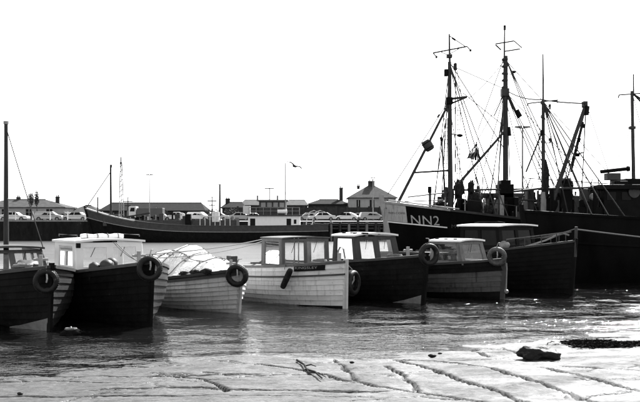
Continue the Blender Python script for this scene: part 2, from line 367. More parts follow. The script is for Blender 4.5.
# far land: quay ground reaching the horizon, and its weedy wall
QZ = 2.25
m = MB()
front = [(-900, 102), (0, 104), (900, 106)]
m.add([(x, y, QZ) for x, y in front]+[(6000, 6000, QZ), (-6000, 6000, QZ)], [(0, 1, 2, 3, 4, 5)])
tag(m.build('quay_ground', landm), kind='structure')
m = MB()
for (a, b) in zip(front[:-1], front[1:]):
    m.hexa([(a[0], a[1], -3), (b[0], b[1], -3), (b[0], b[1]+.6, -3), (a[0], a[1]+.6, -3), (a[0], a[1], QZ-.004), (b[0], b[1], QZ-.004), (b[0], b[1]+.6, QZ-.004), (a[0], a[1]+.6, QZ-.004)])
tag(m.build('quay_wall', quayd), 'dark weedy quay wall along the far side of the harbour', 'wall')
qc = thing('quay_coping', 'pale stone coping along the edge of the left quay', 'kerb', (-55, 103.9, QZ), math.atan2(2, 900))
for i in range(24):
    mm = MB().box((i*1.25, .2, .08), (1.22, .55, .16)); mm.build('coping_stone', concrete, qc)

# ------------------------------------------------------------------ hulls
class Hull:
    def __init__(s, L, B, zb, zm, zs, draft=.4, rake=.15, tw=.7, bluff=2.4, km=4.0, kb=1.35, sp=1.8, tm=.42):
        s.__dict__.update(L=L, B=B, zb=zb, zm=zm, zs=zs, draft=draft, rake=rake, tw=tw, bluff=bluff, km=km, kb=kb, sp=sp, tm=tm)
    def half(s, t):
        w = s.tw+(1-s.tw)*(1-((s.tm-t)/s.tm)**2) if t < s.tm else 1-((t-s.tm)/(1-s.tm))**s.bluff
        return max(w*s.B/2, .02)
    def sheer(s, t):
        return s.zm+(s.zb-s.zm)*((t-.35)/.65)**s.sp if t > .35 else s.zm+(s.zs-s.zm)*((.35-t)/.35)**2
    def pt(s, t, u, side):
        z = -s.draft+(s.sheer(t)+s.draft)*u
        k = s.km+(s.kb-s.km)*(max(0, t-.3)/.7)**2
        y = s.half(t)*(1-(1-max(0, min(1, u)))**k) if u < 1 else s.half(t)*(1+(u-1)*.12)
        return Vector((s.L*(t-1)+s.rake*z*t**5/max(s.zb, .1), side*y, z))
    def pn(s, t, u, side, off=0):
        p = s.pt(t, u, side)
        if off == 0: return p
        e = .004; t0, t1 = max(0, t-e), min(1, t+e); u0, u1 = max(.02, u-e), min(1, u+e)
        n = (s.pt(t1, u, side)-s.pt(t0, u, side)).cross(s.pt(t, u1, side)-s.pt(t, u0, side))
        if n.length < 1e-9: n = Vector((0, side, 0))
        n.normalize()
        if n.y*side < 0: n = -n
        return p+n*off
    def skin(s, u0, u1, side, off0, off1, inner=-.012, t0=0, t1=1, m=24, nu=1):
        M = MB(); ts = [t0+(t1-t0)*(1-(1-j/m)**1.35) for j in range(m+1)]; vs = []
        for t in ts:
            ut = u1(t) if callable(u1) else u1
            for k in range(nu+1):
                u = u0+(ut-u0)*k/nu; vs.append(s.pn(t, u, side, off0+(off1-off0)*k/nu))
            vs.append(s.pn(t, ut, side, inner)); vs.append(s.pn(t, u0, side, inner))
        w_ = nu+3; fs = []
        for j in range(m):
            for k in range(w_): fs.append((j*w_+k, j*w_+(k+1)%w_, (j+1)*w_+(k+1)%w_, (j+1)*w_+k))
        fs.append(tuple(range(w_))); fs.append(tuple(m*w_+k for k in range(w_)))
        return M.add(vs, fs)
    def z2u(s, t, z): return (z+s.draft)/(s.sheer(t)+s.draft)
    def x2t(s, x): return 1+x/s.L
    def put_text(s, txt, size, xa, z, side, off, narrow=1.0, rise=0.0):
        """lettering wrapped on the hull; starts at local x = xa and runs to the reader's right"""
        vs, fs = text_mesh(txt, size, narrow); M = MB(); out = []
        for v in vs:
            x = xa+v.x if side < 0 else xa-v.x
            zz = z+v.y+rise*v.x; t = min(.999, s.x2t(x)); out.append(s.pn(t, s.z2u(t, zz), side, off))
        return M.add(out, fs)

def solve_x(h, root, z, side, px):
    """local x on the hull side that lies at photo column px"""
    best = None
    for k in range(400):
        t = 1-.5*k/400; p = WM(root) @ h.pt(t, min(1, h.z2u(t, z)), side); e = abs(320+F*p.x/p.y-px)
        if best is None or e < best[0]: best = (e, h.L*(t-1))
    return best[1]
def rail(h, parent, name, m, u, off, hgt, wid, sides=(-1, 1), t0=0, t1=1, n=26):
    for sd_ in sides:
        M = MB(); vs = []; fs = []
        for j in range(n+1):
            t = t0+(t1-t0)*(1-(1-j/n)**1.35); p = h.pn(t, u, sd_, off); q = h.pn(t, u, sd_, off-wid)
            vs += [p-Vector((0,0,hgt/2)), p+Vector((0,0,hgt/2)), q+Vector((0,0,hgt/2)), q-Vector((0,0,hgt/2))]
        for j in range(n):
            for k in range(4): fs.append((j*4+k, j*4+(k+1)%4, (j+1)*4+(k+1)%4, (j+1)*4+k))
        fs += [(0,1,2,3), tuple(n*4+k for k in range(4))]
        M.add(vs, fs).build(name, m, parent)

def deck(h, parent, m, drop=.05, t0=0, t1=.985, camber=.05, name='deck', n=20):
    M = MB(); vs = []; fs = []
    for j in range(n+1):
        t = t0+(t1-t0)*j/n; u = h.z2u(t, h.sheer(t)-drop); a, b = h.pn(t, u, -1, -.01), h.pn(t, u, 1, -.01)
        vs += [a, (a+b)/2+Vector((0,0,camber*h.half(t)/h.B*2)), b]
    for j in range(n):
        for k in range(2): fs.append((j*3+k, j*3+k+1, (j+1)*3+k+1, (j+1)*3+k))
    return M.add(vs, fs).build(name, m, parent)

def transom(h, parent, m):
    M = MB(); us = [i/8 for i in range(9)]
    a = [h.pt(0, u, -1) for u in us]; b = [h.pt(0, u, 1) for u in us]
    M.prism(a+b[::-1], (-.05, 0, 0)).build('transom', m, parent)

def stempost(h, parent, m, wid=.09, up=.08, dep=.07):
    M = MB(); us = [i/10 for i in range(11)]
    f = [h.pt(1, u, 1) for u in us]; f.append(h.pt(1, 1, 1)+Vector((h.rake*.06, 0, up)))
    vs = []; fs = []
    for p in f:
        for (dx, dy) in ((.05, -wid/3), (.05, wid/3), (-dep, wid/2+.02), (-dep, -wid/2-.02)): vs.append(Vector((p.x+dx, dy, p.z)))
    n = len(f)
    for j in range(n-1):
        for k in range(4): fs.append((j*4+k, j*4+(k+1)%4, (j+1)*4+(k+1)%4, (j+1)*4+k))
    fs += [(0,1,2,3), tuple((n-1)*4+k for k in range(4))]
    M.add(vs, fs).build('stem', m, parent)

def clinker(h, root, n, pm, lip=.03, u0=.12, caprail=varnish, stem_m=None, port_m=None):
    """pm(i) material of strake i; planks lapped one over the next"""
    for sd_ in (-1, 1):
        for i in range(n):
            a = u0+(1-u0)*i/n; b = u0+(1-u0)*(i+1)/n
            mm = (port_m or pm)(i) if sd_ > 0 else pm(i)
            h.skin(a-.012, b, sd_, lip, .003, inner=-.015, t1=.997).build('plank', mm, root)
    transom(h, root, pm(n-1)); stempost(h, root, stem_m or pm(n-1))
    rail(h, root, 'gunwale', caprail, 1.0, .05, .07, .09)

# ------------------------------------------------------------------ wheelhouses
def cabin(root, xa, xf, wa, wf, z0, z1, slope, tumble, frame_m, roof_m, glass=GLASS, front=2, side_holes=((.18, .85, .3, .9),), th=.05, over=.1,
          crown=.05, side_h=None, back=True, fb=(.28, .9), roof_t=.05, mull=.09):
    """open-backed wheelhouse: aft at xa, front at xf, half widths wa/wf, sloping front, windows glazed"""
    c = thing2('wheelhouse', root)
    H = z1-z0
    P = lambda x, y, k: Vector((x-(slope*k if x == xf else 0), y*(1-tumble*k), z0+H*k))
    # front wall
    fl, fr_ = P(xf, -wf, 0), P(xf, wf, 0)
    def Pf(a, b): return P(xf, -wf+2*wf*a, b)
    holes = []
    for i in range(front):
        holes.append((mull+(1-2*mull)*i/front+(mull*.5 if i else 0), mull+(1-2*mull)*(i+1)/front-(mull*.5 if i < front-1 else 0), fb[0], fb[1]))
    nf = Vector((1, 0, slope/H)).normalized()
    MB().panel(Pf, holes, nf, th).build('front_wall', frame_m, c, bev=.006)
    def pane(Pq, h_, nrm, nm='window'):
        M = MB(); e = nrm*(th*.5)
        q = [Pq(h_[0], h_[2])-e, Pq(h_[1], h_[2])-e, Pq(h_[1], h_[3])-e, Pq(h_[0], h_[3])-e]
        M.add(q, [(0, 1, 2, 3)]).build(nm, glass, c)
        # thin glazing bead
        for (a, b) in ((0,1), (1,2), (2,3), (3,0)):
            pass
    for h_ in holes: pane(Pf, h_, nf)
    for s in (-1, 1):
        def Ps(a, b, s=s):
            x0_, x1_ = xa, xf-slope*b-.002
            x = x0_+(x1_-x0_)*a; yy = s*((wa+(wf-wa)*a)*(1-tumble*b)); return Vector((x, yy, z0+H*b))
        ns = Vector((0, s, tumble)).normalized()
        MB().panel(Ps, list(side_holes), ns, th).build('side_wall', frame_m, c, bev=.006)
        for h_ in side_holes: pane(Ps, h_, ns)
    # cambered roof
    M = MB(); K = 10; sec = []
    xs = (xa-over*.6, xf-slope+over)
    top = 1-tumble
    for x in xs:
        wv = ((wa if x == xs[0] else wf)*top+over*.6)
        for k in range(K+1):
            f_ = -1+2*k/K; sec.append(Vector((x, wv*f_, z1+.004+crown*(1-f_*f_))))
    n1 = K+1; vs = sec+[v+Vector((0,0,roof_t)) for v in sec]; fs = []
    for k in range(K):
        fs += [(k, k+1, n1+k+1, n1+k), (2*n1+k, 2*n1+k+1, 3*n1+k+1, 3*n1+k), (k, k+1, 2*n1+k+1, 2*n1+k), (n1+k, n1+k+1, 3*n1+k+1, 3*n1+k)]
    fs += [(0, n1, 3*n1, 2*n1), (K, n1+K, 3*n1+K, 2*n1+K)]
    rf = M.add(vs, fs).build('roof', roof_m, c)
    if glass is GLASS:
        for h_ in holes:
            a_ = Pf((h_[0]+h_[1])/2, h_[3])+nf*.02; b_ = Pf((h_[0]*.7+h_[1]*.3), (h_[2]+h_[3])/2)+nf*.02
            MB().tube([a_, b_], .008, 5).build('wiper', black2, c)
    # corner posts closing the front corners
    for s in (-1, 1):
        a, b = P(xf, s*(wf-.01), 0)-Vector((.03, 0, 0)), P(xf, s*(wf-.01), 1)-Vector((.03, 0, 0))
        MB().tube([a, b], .034, 6).build('corner_post', frame_m, c)
    return c, rf
def thing2(name, parent):
    o = bpy.data.objects.new(name, None); col.objects.link(o); o.empty_display_size = .2; o.parent = parent; return o

def boat(name, label, px, py, deg, group='small boats moored side by side'):
    p = wl(px, py); return thing(name, label, 'boat', p, R(-deg), group)

def tyre(label, px, py, d, Rr, yaw, m=rubber, pitch=0, squash=1.0, hang=None):
    """tyre fender hung on a rope; yaw turns its axle (0 = axle towards the camera)"""
    c = at(px, py, d); t = thing('tyre_fender', label, 'tyre', c, R(yaw), 'old tyres hung as fenders')
    T = Matrix.Rotation(R(90+pitch), 3, 'X'); s = Rr*.34; T = T @ Matrix.Diagonal((squash, 1, 1))
    prof = [(Rr*.60, -s*.75), (Rr*.70, -s*.98), (Rr*.86, -s), (Rr*.96, -s*.75), (Rr, -s*.4), (Rr, s*.4), (Rr*.96, s*.75), (Rr*.86, s), (Rr*.70, s*.98), (Rr*.60, s*.75), (Rr*.66, s*.5), (Rr*.86, s*.35), (Rr*.86, -s*.35), (Rr*.66, -s*.5)]
    MB().lathe(prof, 30, T, closed=True).build('tyre_wall', m, t, smooth=True)
    tr = MB()
    for k in range(36):
        a = 2*math.pi*k/36
        for zz in (-s*.22, s*.22):
            cpos = T @ Vector((Rr*1.0*math.cos(a), Rr*1.0*math.sin(a), zz))
            tr.box(cpos, (.02, .05, .03), M=T @ Matrix.Rotation(a, 3, 'Z') @ Matrix.Rotation(R(20 if zz > 0 else -20), 3, 'X') @ Matrix.Diagonal((1, .8, s*9)))
    tr.build('tread', m, t)
    top = T @ Vector((0, Rr*.9, 0)); MB().tube([top+Vector((0, 0, -.1)), top+Vector((.01, 0, .06)), top+Vector((.03, .12, .16)), top+Vector((.05, .35, .16))], .014, 6).build('lashing', rope, t)
    MB().tube([top+Vector((.02, -.06, .0)), top+Vector((.03, -.04, -Rr*.7)), top+Vector((.01, .02, -Rr*1.0))], .02, 6).build('rope_end', paler, t)
    return t
def coil(parent, c, r, m=rope, turns=3, nm='rope_coil'):
    pts = []
    for k in range(turns*16):
        a = 2*math.pi*k/16; rr = r*(1-.1*(k/16)/turns+.06*noise.noise(Vector((k*.4, r, 1)))); pts.append(Vector(c)+Vector((rr*math.cos(a), rr*math.sin(a), .012*k/16+.01)))
    return MB().tube(pts, .016, 6).build(nm, m, parent)
def ring(parent, nm, m, c, r1, r2, n_axis, n=24):
    T = Vector(n_axis).to_track_quat('Z', 'Y').to_matrix(); pts = 8; prof = [(r1+r2*math.cos(2*math.pi*k/pts), r2*math.sin(2*math.pi*k/pts)) for k in range(pts)]
    M = MB().lathe(prof, n, T, closed=True); M.v = [v+Vector(c) for v in M.v]; return M.build(nm, m, parent, smooth=True)

# ---- boat one: black, far left, stubby mast
b1 = boat('motor_boat', 'black clinker boat at the far left with a tall bare pole mast', 50.5, 331, 57)
h1 = Hull(7.0, 2.7, 1.4, 1.0, 1.0, bluff=2.9, kb=1.5)
clinker(h1, b1, 10, lambda i: black if i < 8 else black2, caprail=darkgrey, port_m=lambda i: tarred_lit if i < 9 else black, stem_m=black)  # port planks painted lighter to stand for light on that side
deck(h1, b1, deckm)
h1.skin(.18, lambda t: .22+.16*((t-.74)/.25)**1.3, -1, .036, .036, inner=.0, t0=.745, t1=.992, m=16).build('bottom_paint', bottom, b1)
h1.skin(.80, .965, -1, .045, .045, inner=.02, t0=.66, t1=.80, m=8).build('pale_patch_board', bottom, b1)
h1.put_text('HEN', .085, -2.95, .82, -1, .06).build('name_lettering', letterg, b1)
c1, r1 = cabin(b1, -5.4, -2.9, .9, .82, 1.03, 1.66, .5, .08, varnish, darkgrey, side_holes=((.1, .45, .3, .88), (.52, .92, .3, .88)), fb=(.22, .9))
MB().tube([(-4.6, .18, .95), (-4.62, .18, 4.9)], .075, 10, .05).build('mast', mastm, b1, smooth=True)
MB().tube([(-4.62, .18, 4.9), (-4.62, .18, 4.98)], .07, 10).build('mast_cap', steel, b1)
MB().tube(sag((-4.62, .18, 4.82), (-3.25, .75, 1.72), .02), .013, 5).build('forestay', wire, b1)
coil(b1, (-1.35, -.25, 1.33), .22, rope); coil(b1, (-1.3, -.2, 1.38), .17, paler, 2)
MB().tube([(-.75, 0, 1.2), (-.75, 0, 1.62)], .05, 8).tube([(-.75, -.16, 1.52), (-.75, .16, 1.52)], .03, 8).build('bitt', wood, b1)
lump('canvas_bundle', darkgrey, b1, (-2.3, .1, 1.32), (.35, .3, .13), 3)
# ---- boat two: black hull, white wheelhouse
b2 = boat('motor_boat', 'black boat with a white wheelhouse and a white roll on its roof', 150.5, 327, 57)
h2 = Hull(6.6, 2.7, 1.46, 1.03, 1.0, bluff=2.9, kb=1.5)
clinker(h2, b2, 10, lambda i: black, caprail=varnish, port_m=lambda i: tarred_lit, stem_m=black)  # port side gets the lighter copy, its light painted in
deck(h2, b2, deckm)
c2, r2 = cabin(b2, -4.35, -2.55, .88, .86, 1.0, 1.84, .10, .02, white, white, side_holes=((.2, .82, .22, .9),), fb=(.30, .86), mull=.1, th=.045)
ring(b2, 'porthole_rim', paler, h2.pn(.70, h2.z2u(.70, .97), -1, .05), .085, .024, h2.pn(.70, .8, -1, 1)-h2.pn(.70, .8, -1, 0))
rl = MB().tube([Vector((-3.2, -.55+.11*k, 1.985+.012*math.sin(k*1.7))) for k in range(11)], .065, 9).build('canvas_roll', tarp, b2, smooth=True)
for k in range(4): ring(rl, 'lashing', rope, (-3.2, -.4+.27*k, 1.985), .069, .012, (0, 1, 0), 12)
MB().tube([(-4.2, -.8, 1.98), (-4.2, -.8, 2.03), (-2.7, -.8, 2.03), (-2.7, -.8, 1.98)], .014, 6).build('roof_handrail', varnish, b2)
MB().tube([(-4.2, .8, 1.98), (-4.2, .8, 2.03), (-2.7, .8, 2.03), (-2.7, .8, 1.98)], .014, 6).build('roof_handrail', varnish, b2)
MB().box((-2.44, -.86, 1.78), (.1, .1, .12)).build('side_lamp', black2, b2, bev=.015)
lump('fender_ball', darkgrey, b2, (-2.1, -.58, 1.26), (.14, .14, .13), 5, .1); lump('fender_ball', darkgrey, b2, (-1.95, -.32, 1.31), (.17, .17, .15), 6, .1); lump('fender_ball', darkgrey, b2, (-2.25, -.1, 1.33), (.15, .16, .15), 7, .1)
MB().tube(sag((-2.55, .05, 1.86), (-1.0, .3, 1.38), .10), .010, 5).tube(sag((-2.55, .1, 1.86), (-.9, .1, 1.4), .03), .010, 5).build('bow_line', rope, b2)
MB().tube([(-.7, 0, 1.25), (-.7, 0, 1.68)], .05, 8).tube([(-.7, -.16, 1.58), (-.7, .16, 1.58)], .03, 8).build('bitt', wood, b2)
# ---- boat three: white open boat under a canvas cover
b3 = boat('covered_boat', 'small white clinker boat under a lashed white canvas cover', 239, 313.5, 57)
h3 = Hull(5.6, 2.3, 1.14, .76, .74, bluff=2.6, kb=1.5)
clinker(h3, b3, 11, lambda i: black if i < 2 else (darkgrey if i == 10 else dullwhite), lip=.038, caprail=darkgrey, port_m=lambda i: black if i < 2 else bowwhite, stem_m=dullwhite)  # port planks a brighter white: the lit side is painted into the colour
def cover(h, root):
    M = MB(); vs = []; fs = []; n, K = 30, 16
    for j in range(n+1):
        t = .02+.88*j/n; a, b = h.pn(t, 1.0, -1, -.02), h.pn(t, 1.0, 1, -.02)
        rid = .78*math.sin(math.pi*min(1, (t+.10)/.95))**.6*(1+.14*math.sin(t*17))+.05
        for k in range(K+1):
            f_ = -1+2*k/K; p = a.lerp(b, k/K)
            z = p.z+.03+rid*(1-abs(f_)**1.7)+.05*noise.noise(Vector((t*9, f_*4, 2)))+.04*abs(noise.noise(Vector((t*22, f_*3, 7))))-.05*abs(math.sin(t*11))*(1-f_*f_)
            vs.append(Vector((p.x, p.y, z)))
    for j in range(n):
        for k in range(K): fs.append((j*(K+1)+k, j*(K+1)+k+1, (j+1)*(K+1)+k+1, (j+1)*(K+1)+k))
    M.add(vs, fs); o = M.build('canvas_cover', tarp, root, smooth=True)
    for j in (4, 9, 15, 20, 25):
        L_ = [vs[j*(K+1)+k]+Vector((.04*math.sin(k*.9+j), 0, .012)) for k in range(K+1)]
        MB().tube(L_, .011, 5).build('lashing', rope, o)
    for k in (5, 11):
        L_ = [vs[j*(K+1)+k]+Vector((0, .03*math.sin(j*.8), .012)) for j in range(3, n-4)]
        MB().tube(L_, .010, 5).build('lashing', rope, o)
    fr_ = MB()
    for k in range(60):
        j = random.randint(14, 26); q = vs[j*(K+1)+random.choice((4, 5, 10))]; fr_.box(q+Vector((random.uniform(-.1, .1), 0, .015)), (.05, .03, .02), rz=random.random()*3)
    tag(fr_.build('knots', rope, o), kind='stuff')
cover(h3, b3)
deck(h3, b3, deckm, t0=.85, drop=.03, name='foredeck')
for k in range(3): lump('net_bundle', net, b3, (-.75-.42*k, -.55-.13*k, 1.05-.05*k), (.24, .12, .09), 20+k, .4, 3)
MB().tube([(-.45, 0, .95), (-.45, 0, 1.36)], .045, 8).tube([(-.45, -.13, 1.27), (-.45, .13, 1.27)], .028, 8).build('bitt', wood, b3)
# ---- boat four: white hull with glazed wheelhouse and name board
b4 = boat('cabin_boat', 'white clinker boat with a dark name board and a hanging sausage fender', 346, 308.5, 55)
h4 = Hull(6.4, 2.3, 1.27, 1.02, .95, bluff=2.2, rake=.03)
clinker(h4, b4, 10, lambda i: black if i < 2 else palehull, lip=.036, caprail=varnish, stem_m=palehull)
rail(h4, b4, 'rubbing_strake', darkgrey, .80, .055, .045, .06)
deck(h4, b4, deckm)
cabin(b4, -3.05, -1.92, .84, .82, 1.04, 1.86, .03, .02, frameg, frameg, side_holes=((.16, .84, .12, .9),), fb=(.12, .9), mull=.06, th=.05, over=.05, crown=.03, roof_t=.035)
for s_ in (-.05, .1): MB().tube([(-3.0, .35+s_, 1.05), (-3.0, .35+s_, 1.86)], .02, 6).build('back_post', mastp, b4)
vs_, fs_ = text_mesh('KINGSLEY', .11)
nb = h4.skin(.885, .975, -1, .05, .05, inner=.02, t0=1-1.40/6.4, t1=1-.52/6.4, m=10).build('name_board', black2, b4)
h4.put_text('KINGSLEY', .09, -1.36, 1.03, -1, .064, narrow=1.55, rise=.06).build('name_lettering', steel, nb)
fx = h4.x2t(solve_x(h4, b4, .85, -1, 289)); fp = h4.pn(fx, .80, -1, .12)
MB().lathe([(.02, -.36), (.07, -.33), (.085, -.25), (.09, 0), (.085, .25), (.07, .33), (.02, .36)], 12, Matrix.Rotation(R(38), 3, 'Y')).build('sausage_fender', net, b4, smooth=True).location = fp+Vector((.08, -.05, -.04))
MB().tube([fp+Vector((-.1, 0, .2)), fp+Vector((-.1, .04, .5))], .011, 5).build('fender_line', rope, b4)
MB().tube([fp+Vector((.3, -.02, .28)), fp+Vector((.3, .06, .52))], .011, 5).build('fender_line', rope, b4)
MB().tube([(-.62, .18, 1.26), (-.60, .18, 1.55), (-.5, .18, 1.66), (-.36, .18, 1.6), (-.25, .18, 1.22)], .025, 8).build('bow_hoop', steel, b4, smooth=True)
MB().tube(sag((-3.0, -.84, 1.2), (-5.2, -.9, 1.02), .14), .016, 6).build('side_line', rope, b4)
MB().tube([(-.3, 0, 1.15), (-.3, 0, 1.5)], .05, 8).build('bitt', wood, b4)
MB().box((-5.3, -.55, 1.12), (.3, .25, .3)).build('engine_box', darkgrey, b4, bev=.02)
coil(b4, (-1.1, -.1, 1.24), .2, rope)
# ---- boat five: dark cabin boat
b5 = boat('cabin_boat', 'dark boat with a pale wheelhouse roof and three leaning panes', 424, 304, 55)
h5 = Hull(6.6, 2.5, 1.40, 1.08, 1.0, bluff=2.3)
clinker(h5, b5, 10, lambda i: black, caprail=darkgrey, stem_m=black)
h5.skin(.18, lambda t: .21+.16*((t-.8)/.19)**1.3, -1, .036, .036, inner=.0, t0=.805, t1=.992, m=16).build('bottom_paint', bottom, b5)
deck(h5, b5, deckm)
cabin(b5, -3.25, -2.02, .9, .86, 1.05, 1.90, .22, .07, framed, white, side_holes=((.16, .86, .2, .92),), fb=(.2, .88), mull=.12, crown=.07, over=.09)
for k in range(5): MB().box((-3.0+.28*k, -.62+.1*(k % 2), 2.0), (.13, .07, .05)).build('roof_hinge', black2, b5, bev=.01)
MB().tube([(-2.35, .25, 1.95), (-2.35, .25, 2.2)], .035, 8).build('roof_lamp', black2, b5)
MB().tube([(-.7, 0, 1.2), (-.7, 0, 1.62)], .05, 8).tube([(-.7, -.16, 1.52), (-.7, .16, 1.52)], .03, 8).build('bitt', wood, b5)
coil(b5, (-1.3, 0, 1.33), .22)
# ---- boat six: small, grey lower strakes
b6 = boat('cabin_boat', 'small boat with grey lower planks and a black top strake', 503, 299.5, 45)
h6 = Hull(5.4, 2.2, 1.22, .98, .9, bluff=2.2, rake=.05)
clinker(h6, b6, 9, lambda i: black if i < 3 or i > 6 else lowgrey, caprail=darkgrey, stem_m=darkgrey)
deck(h6, b6, deckm)
cabin(b6, -2.2, -.98, .74, .66, 1.02, 1.72, .2, .06, greyhull, white, side_holes=((.1, .88, .18, .9),), front=1, fb=(.18, .9), mull=.13, over=.08)
for k in range(3): MB().box((-2.1+.35*k, -.5, 1.81), (.12, .06, .04)).build('roof_hinge', black2, b6, bev=.01)
MB().tube([(-.5, 0, 1.05), (-.5, 0, 1.42)], .04, 8).build('bitt', wood, b6)
MB().tube([(.08, .06, 1.1), (.12, .02, .9), (.1, .03, .6), (.11, 0, .28)], .02, 6).build('stem_chain', steel, b6)
lump('stem_shackle', steel, b6, (.12, 0, .25), (.07, .07, .06), 3, .2)
# ---- boat seven: large dark boat at the right
b7 = boat('cabin_boat', 'large black boat at the right end with a white overhanging wheelhouse roof', 572, 293.5, 50)
h7 = Hull(8.0, 2.9, 1.72, 1.2, 1.15, bluff=2.3)
clinker(h7, b7, 11, lambda i: black2 if i > 3 else black, caprail=darkgrey, stem_m=black2)
deck(h7, b7, deckm)
cabin(b7, -3.9, -2.1, 1.05, 1.0, 1.2, 2.17, .16, .05, black2, white, glass=darkpane, side_holes=((.1, .46, .35, .88), (.54, .92, .35, .88)), fb=(.35, .88), over=.16)
MB().tube([(-3.6, -.6, 2.3), (-3.4, -.6, 2.34), (-2.6, -.55, 2.34), (-2.3, -.55, 2.3)], .02, 6).build('roof_handrail', black2, b7)
for s_ in (-1, 1):
    pts = [h7.pn(t, 1.0, s_, -.08)+Vector((0, 0, .32)) for t in (.76, .83, .89, .94, .98)]
    MB().tube(pts, .022, 6).build('bow_rail', greyhull, b7)
    for p in pts[:-1]: MB().tube([p-Vector((0, 0, .34)), p], .016, 6).build('rail_stanchion', darkgrey, b7)
lump('buoy_bundle', steel, b7, (-2.0, -.95, 1.55), (.2, .16, .14), 9, .2)
MB().tube([(-1.6, -.35, 1.5), (-.9, -.2, 1.72), (-.35, -.1, 1.95)], .03, 6).tube([(-.55, -.28, 1.85), (-.3, -.1, 1.97), (-.2, .12, 1.9)], .028, 6).build('anchor', steel, b7)
MB().tube([(.12, 0, 1.2), (.16, 0, 2.18)], .05, 8).build('stem_head_post', darkgrey, b7)
# tyres and mooring ropes
tyre('tyre on the bow of the far left black boat', 46, 281, 19.05, .265, 12, rubber, pitch=6)
tyre('tyre on the bow of the boat with the white wheelhouse', 149.5, 268.5, 19.75, .275, 6, rubber, pitch=-4)
tyre('tyre on the bow of the canvas covered white boat', 237, 275.5, 22.6, .285, -8, rubber, pitch=8)
tyre('tyre seen edge on between the white and the dark hulls', 352, 283, 25.0, .36, 62, rubber)
tyre('tyre on the bow of the dark boat, left of the small cabin', 429, 254.5, 25.1, .32, 16, rubber, pitch=4, squash=.93)
tyre('pale rimmed tyre on the bow of the small grey boat', 497, 256.5, 26.6, .28, -20, rubber2, pitch=14)
def mooring(label, pts, r, m): tag(MB().tube(pts, r, 6).build('mooring_rope', m), label, 'rope', 'mooring ropes')
def W(o, p): return WM(o) @ Vector(p)
mooring('upper mooring rope crossing above the canvas covered boat', sag(W(b2, (-.7, 0, 1.6)), at(262, 239.5, 27.2), .07), .016, rope)
mooring('lower mooring rope crossing above the canvas covered boat', sag(W(b2, (-.7, 0, 1.52)), at(262, 241.5, 27.0), .13), .013, rope)
mooring('slack mooring rope from the right end boat to the black trawler', sag(W(b7, (.15, 0, 2.1)), at(700, 243, 34), .02), .028, rope)
mooring('thin rope from the right end boat back to its wheelhouse', sag(W(b7, (.15, 0, 2.12)), W(b7, (-2.1, .6, 1.75)), .05), .018, rope)

# ------------------------------------------------------------------ trawlers
def guy(root, name, m, a, b, r, s=0.0, n=8):
    return MB().tube(sag(a, b, s, n) if s else [a, b], r, 5).build(name, m, root, world=True)
def spar(root, name, m, a, b, r, r2=None, n=10):
    return MB().tube([a, b], r, n, r2).build(name, m, root, smooth=True, world=True)
def ladder(root, x0, y0, x1, y1, d, wpx, n, m=wire, nm='rope_ladder'):
    M = MB(); M.tube([at(x0-wpx/2, y0, d), at(x1-wpx/2, y1, d)], .018, 5).tube([at(x0+wpx/2, y0, d), at(x1+wpx/2, y1, d)], .018, 5)
    for k in range(n):
        f_ = (k+.5)/n; x, y = x0+(x1-x0)*f_, y0+(y1-y0)*f_; M.tube([at(x-wpx/2, y, d), at(x+wpx/2, y, d)], .016, 5)
    M.build(nm, m, root, world=True)
def bx(root, name, m, px0, py0, px1, py1, d, dep, bev=.02):
    a, b = at(px0, py0, d), at(px1, py1, d)
    return MB().box(((a.x+b.x)/2, d+dep/2, (a.z+b.z)/2), (abs(b.x-a.x), dep, abs(b.z-a.z))).build(name, m, root, world=True, bev=bev)

tA = thing('trawler', 'two masted trawler with a pale bow strake numbered NN2', 'trawler', (3.3, 39.5, 0), R(210), 'trawlers moored at the right')
hA = Hull(15.5, 5.0, 3.2, 2.2, 2.2, draft=1.2, rake=.7, tw=.7, bluff=2.6, km=4.5, kb=1.5, sp=1.7)
for s_ in (-1, 1):
    hA.skin(.02, 1, s_, 0, 0, inner=-.06, nu=10, m=30).build('hull_side', trawl, tA, smooth=True)
transom(hA, tA, trawl); stempost(hA, tA, bowpaint, .2, .3, .1)
deck(hA, tA, deckm, drop=.5)
rail(hA, tA, 'cap_rail', wood, 1.0, .05, .1, .2, t0=.85)
rail(hA, tA, 'cap_rail', darkgrey, 1.0, .05, .1, .2, t1=.85)
rail(hA, tA, 'rubbing_strake', bowwhite, .805, .06, .05, .09, t0=.86)
pb = hA.skin(.815, .985, 1, .03, .03, inner=.005, t0=hA.x2t(solve_x(hA, tA, 2.5, 1, 407)), t1=.997, m=12, nu=2).build('pale_bow_strake', bowpaint, tA)
for k in range(3):
    pass
hA.put_text('NN2', .58, solve_x(hA, tA, 2.5, 1, 409.5), 2.22, 1, .035, narrow=.86, rise=-.05).build('registration_number', letterw, tA)
hA.put_text('WELCOME', .12, solve_x(hA, tA, 2.6, 1, 388.5), 2.68, 1, .045, narrow=.95, rise=-.04).build('name_lettering', letterd, pb)
hA.put_text('MY ADVENTURE', .22, solve_x(hA, tA, 1.8, 1, 451), 2.05, 1, .03, narrow=1.1, rise=-.02).build('name_lettering', letterg, tA)
MB().tube([hA.pn(.985-.02*k, 1.0, 1, -.1)+Vector((0, 0, .1)) for k in range(9)], .03, 8).build('bow_pipe_rail', wood, tA)
m1 = 42.0
fm = spar(tA, 'foremast', mastm, at(450.5, 222, m1), at(449.5, 62, m1), .135, .085)
spar(tA, 'topmast', mastm, at(449.8, 66, m1), at(449.3, 34, m1), .055, .035)
spar(tA, 'crosstree', mastm, at(433, 53, m1), at(467, 46.5, m1), .035)
for (x, y) in ((433, 53), (467, 46.5)):
    guy(tA, 'lamp_wire', wire, at(x, y, m1), at(x+3.5, y+4, m1), .028); bx(tA, 'signal_lamp', black2, x+2.6, y+2.6, x+4.6, y+5, m1, .1)
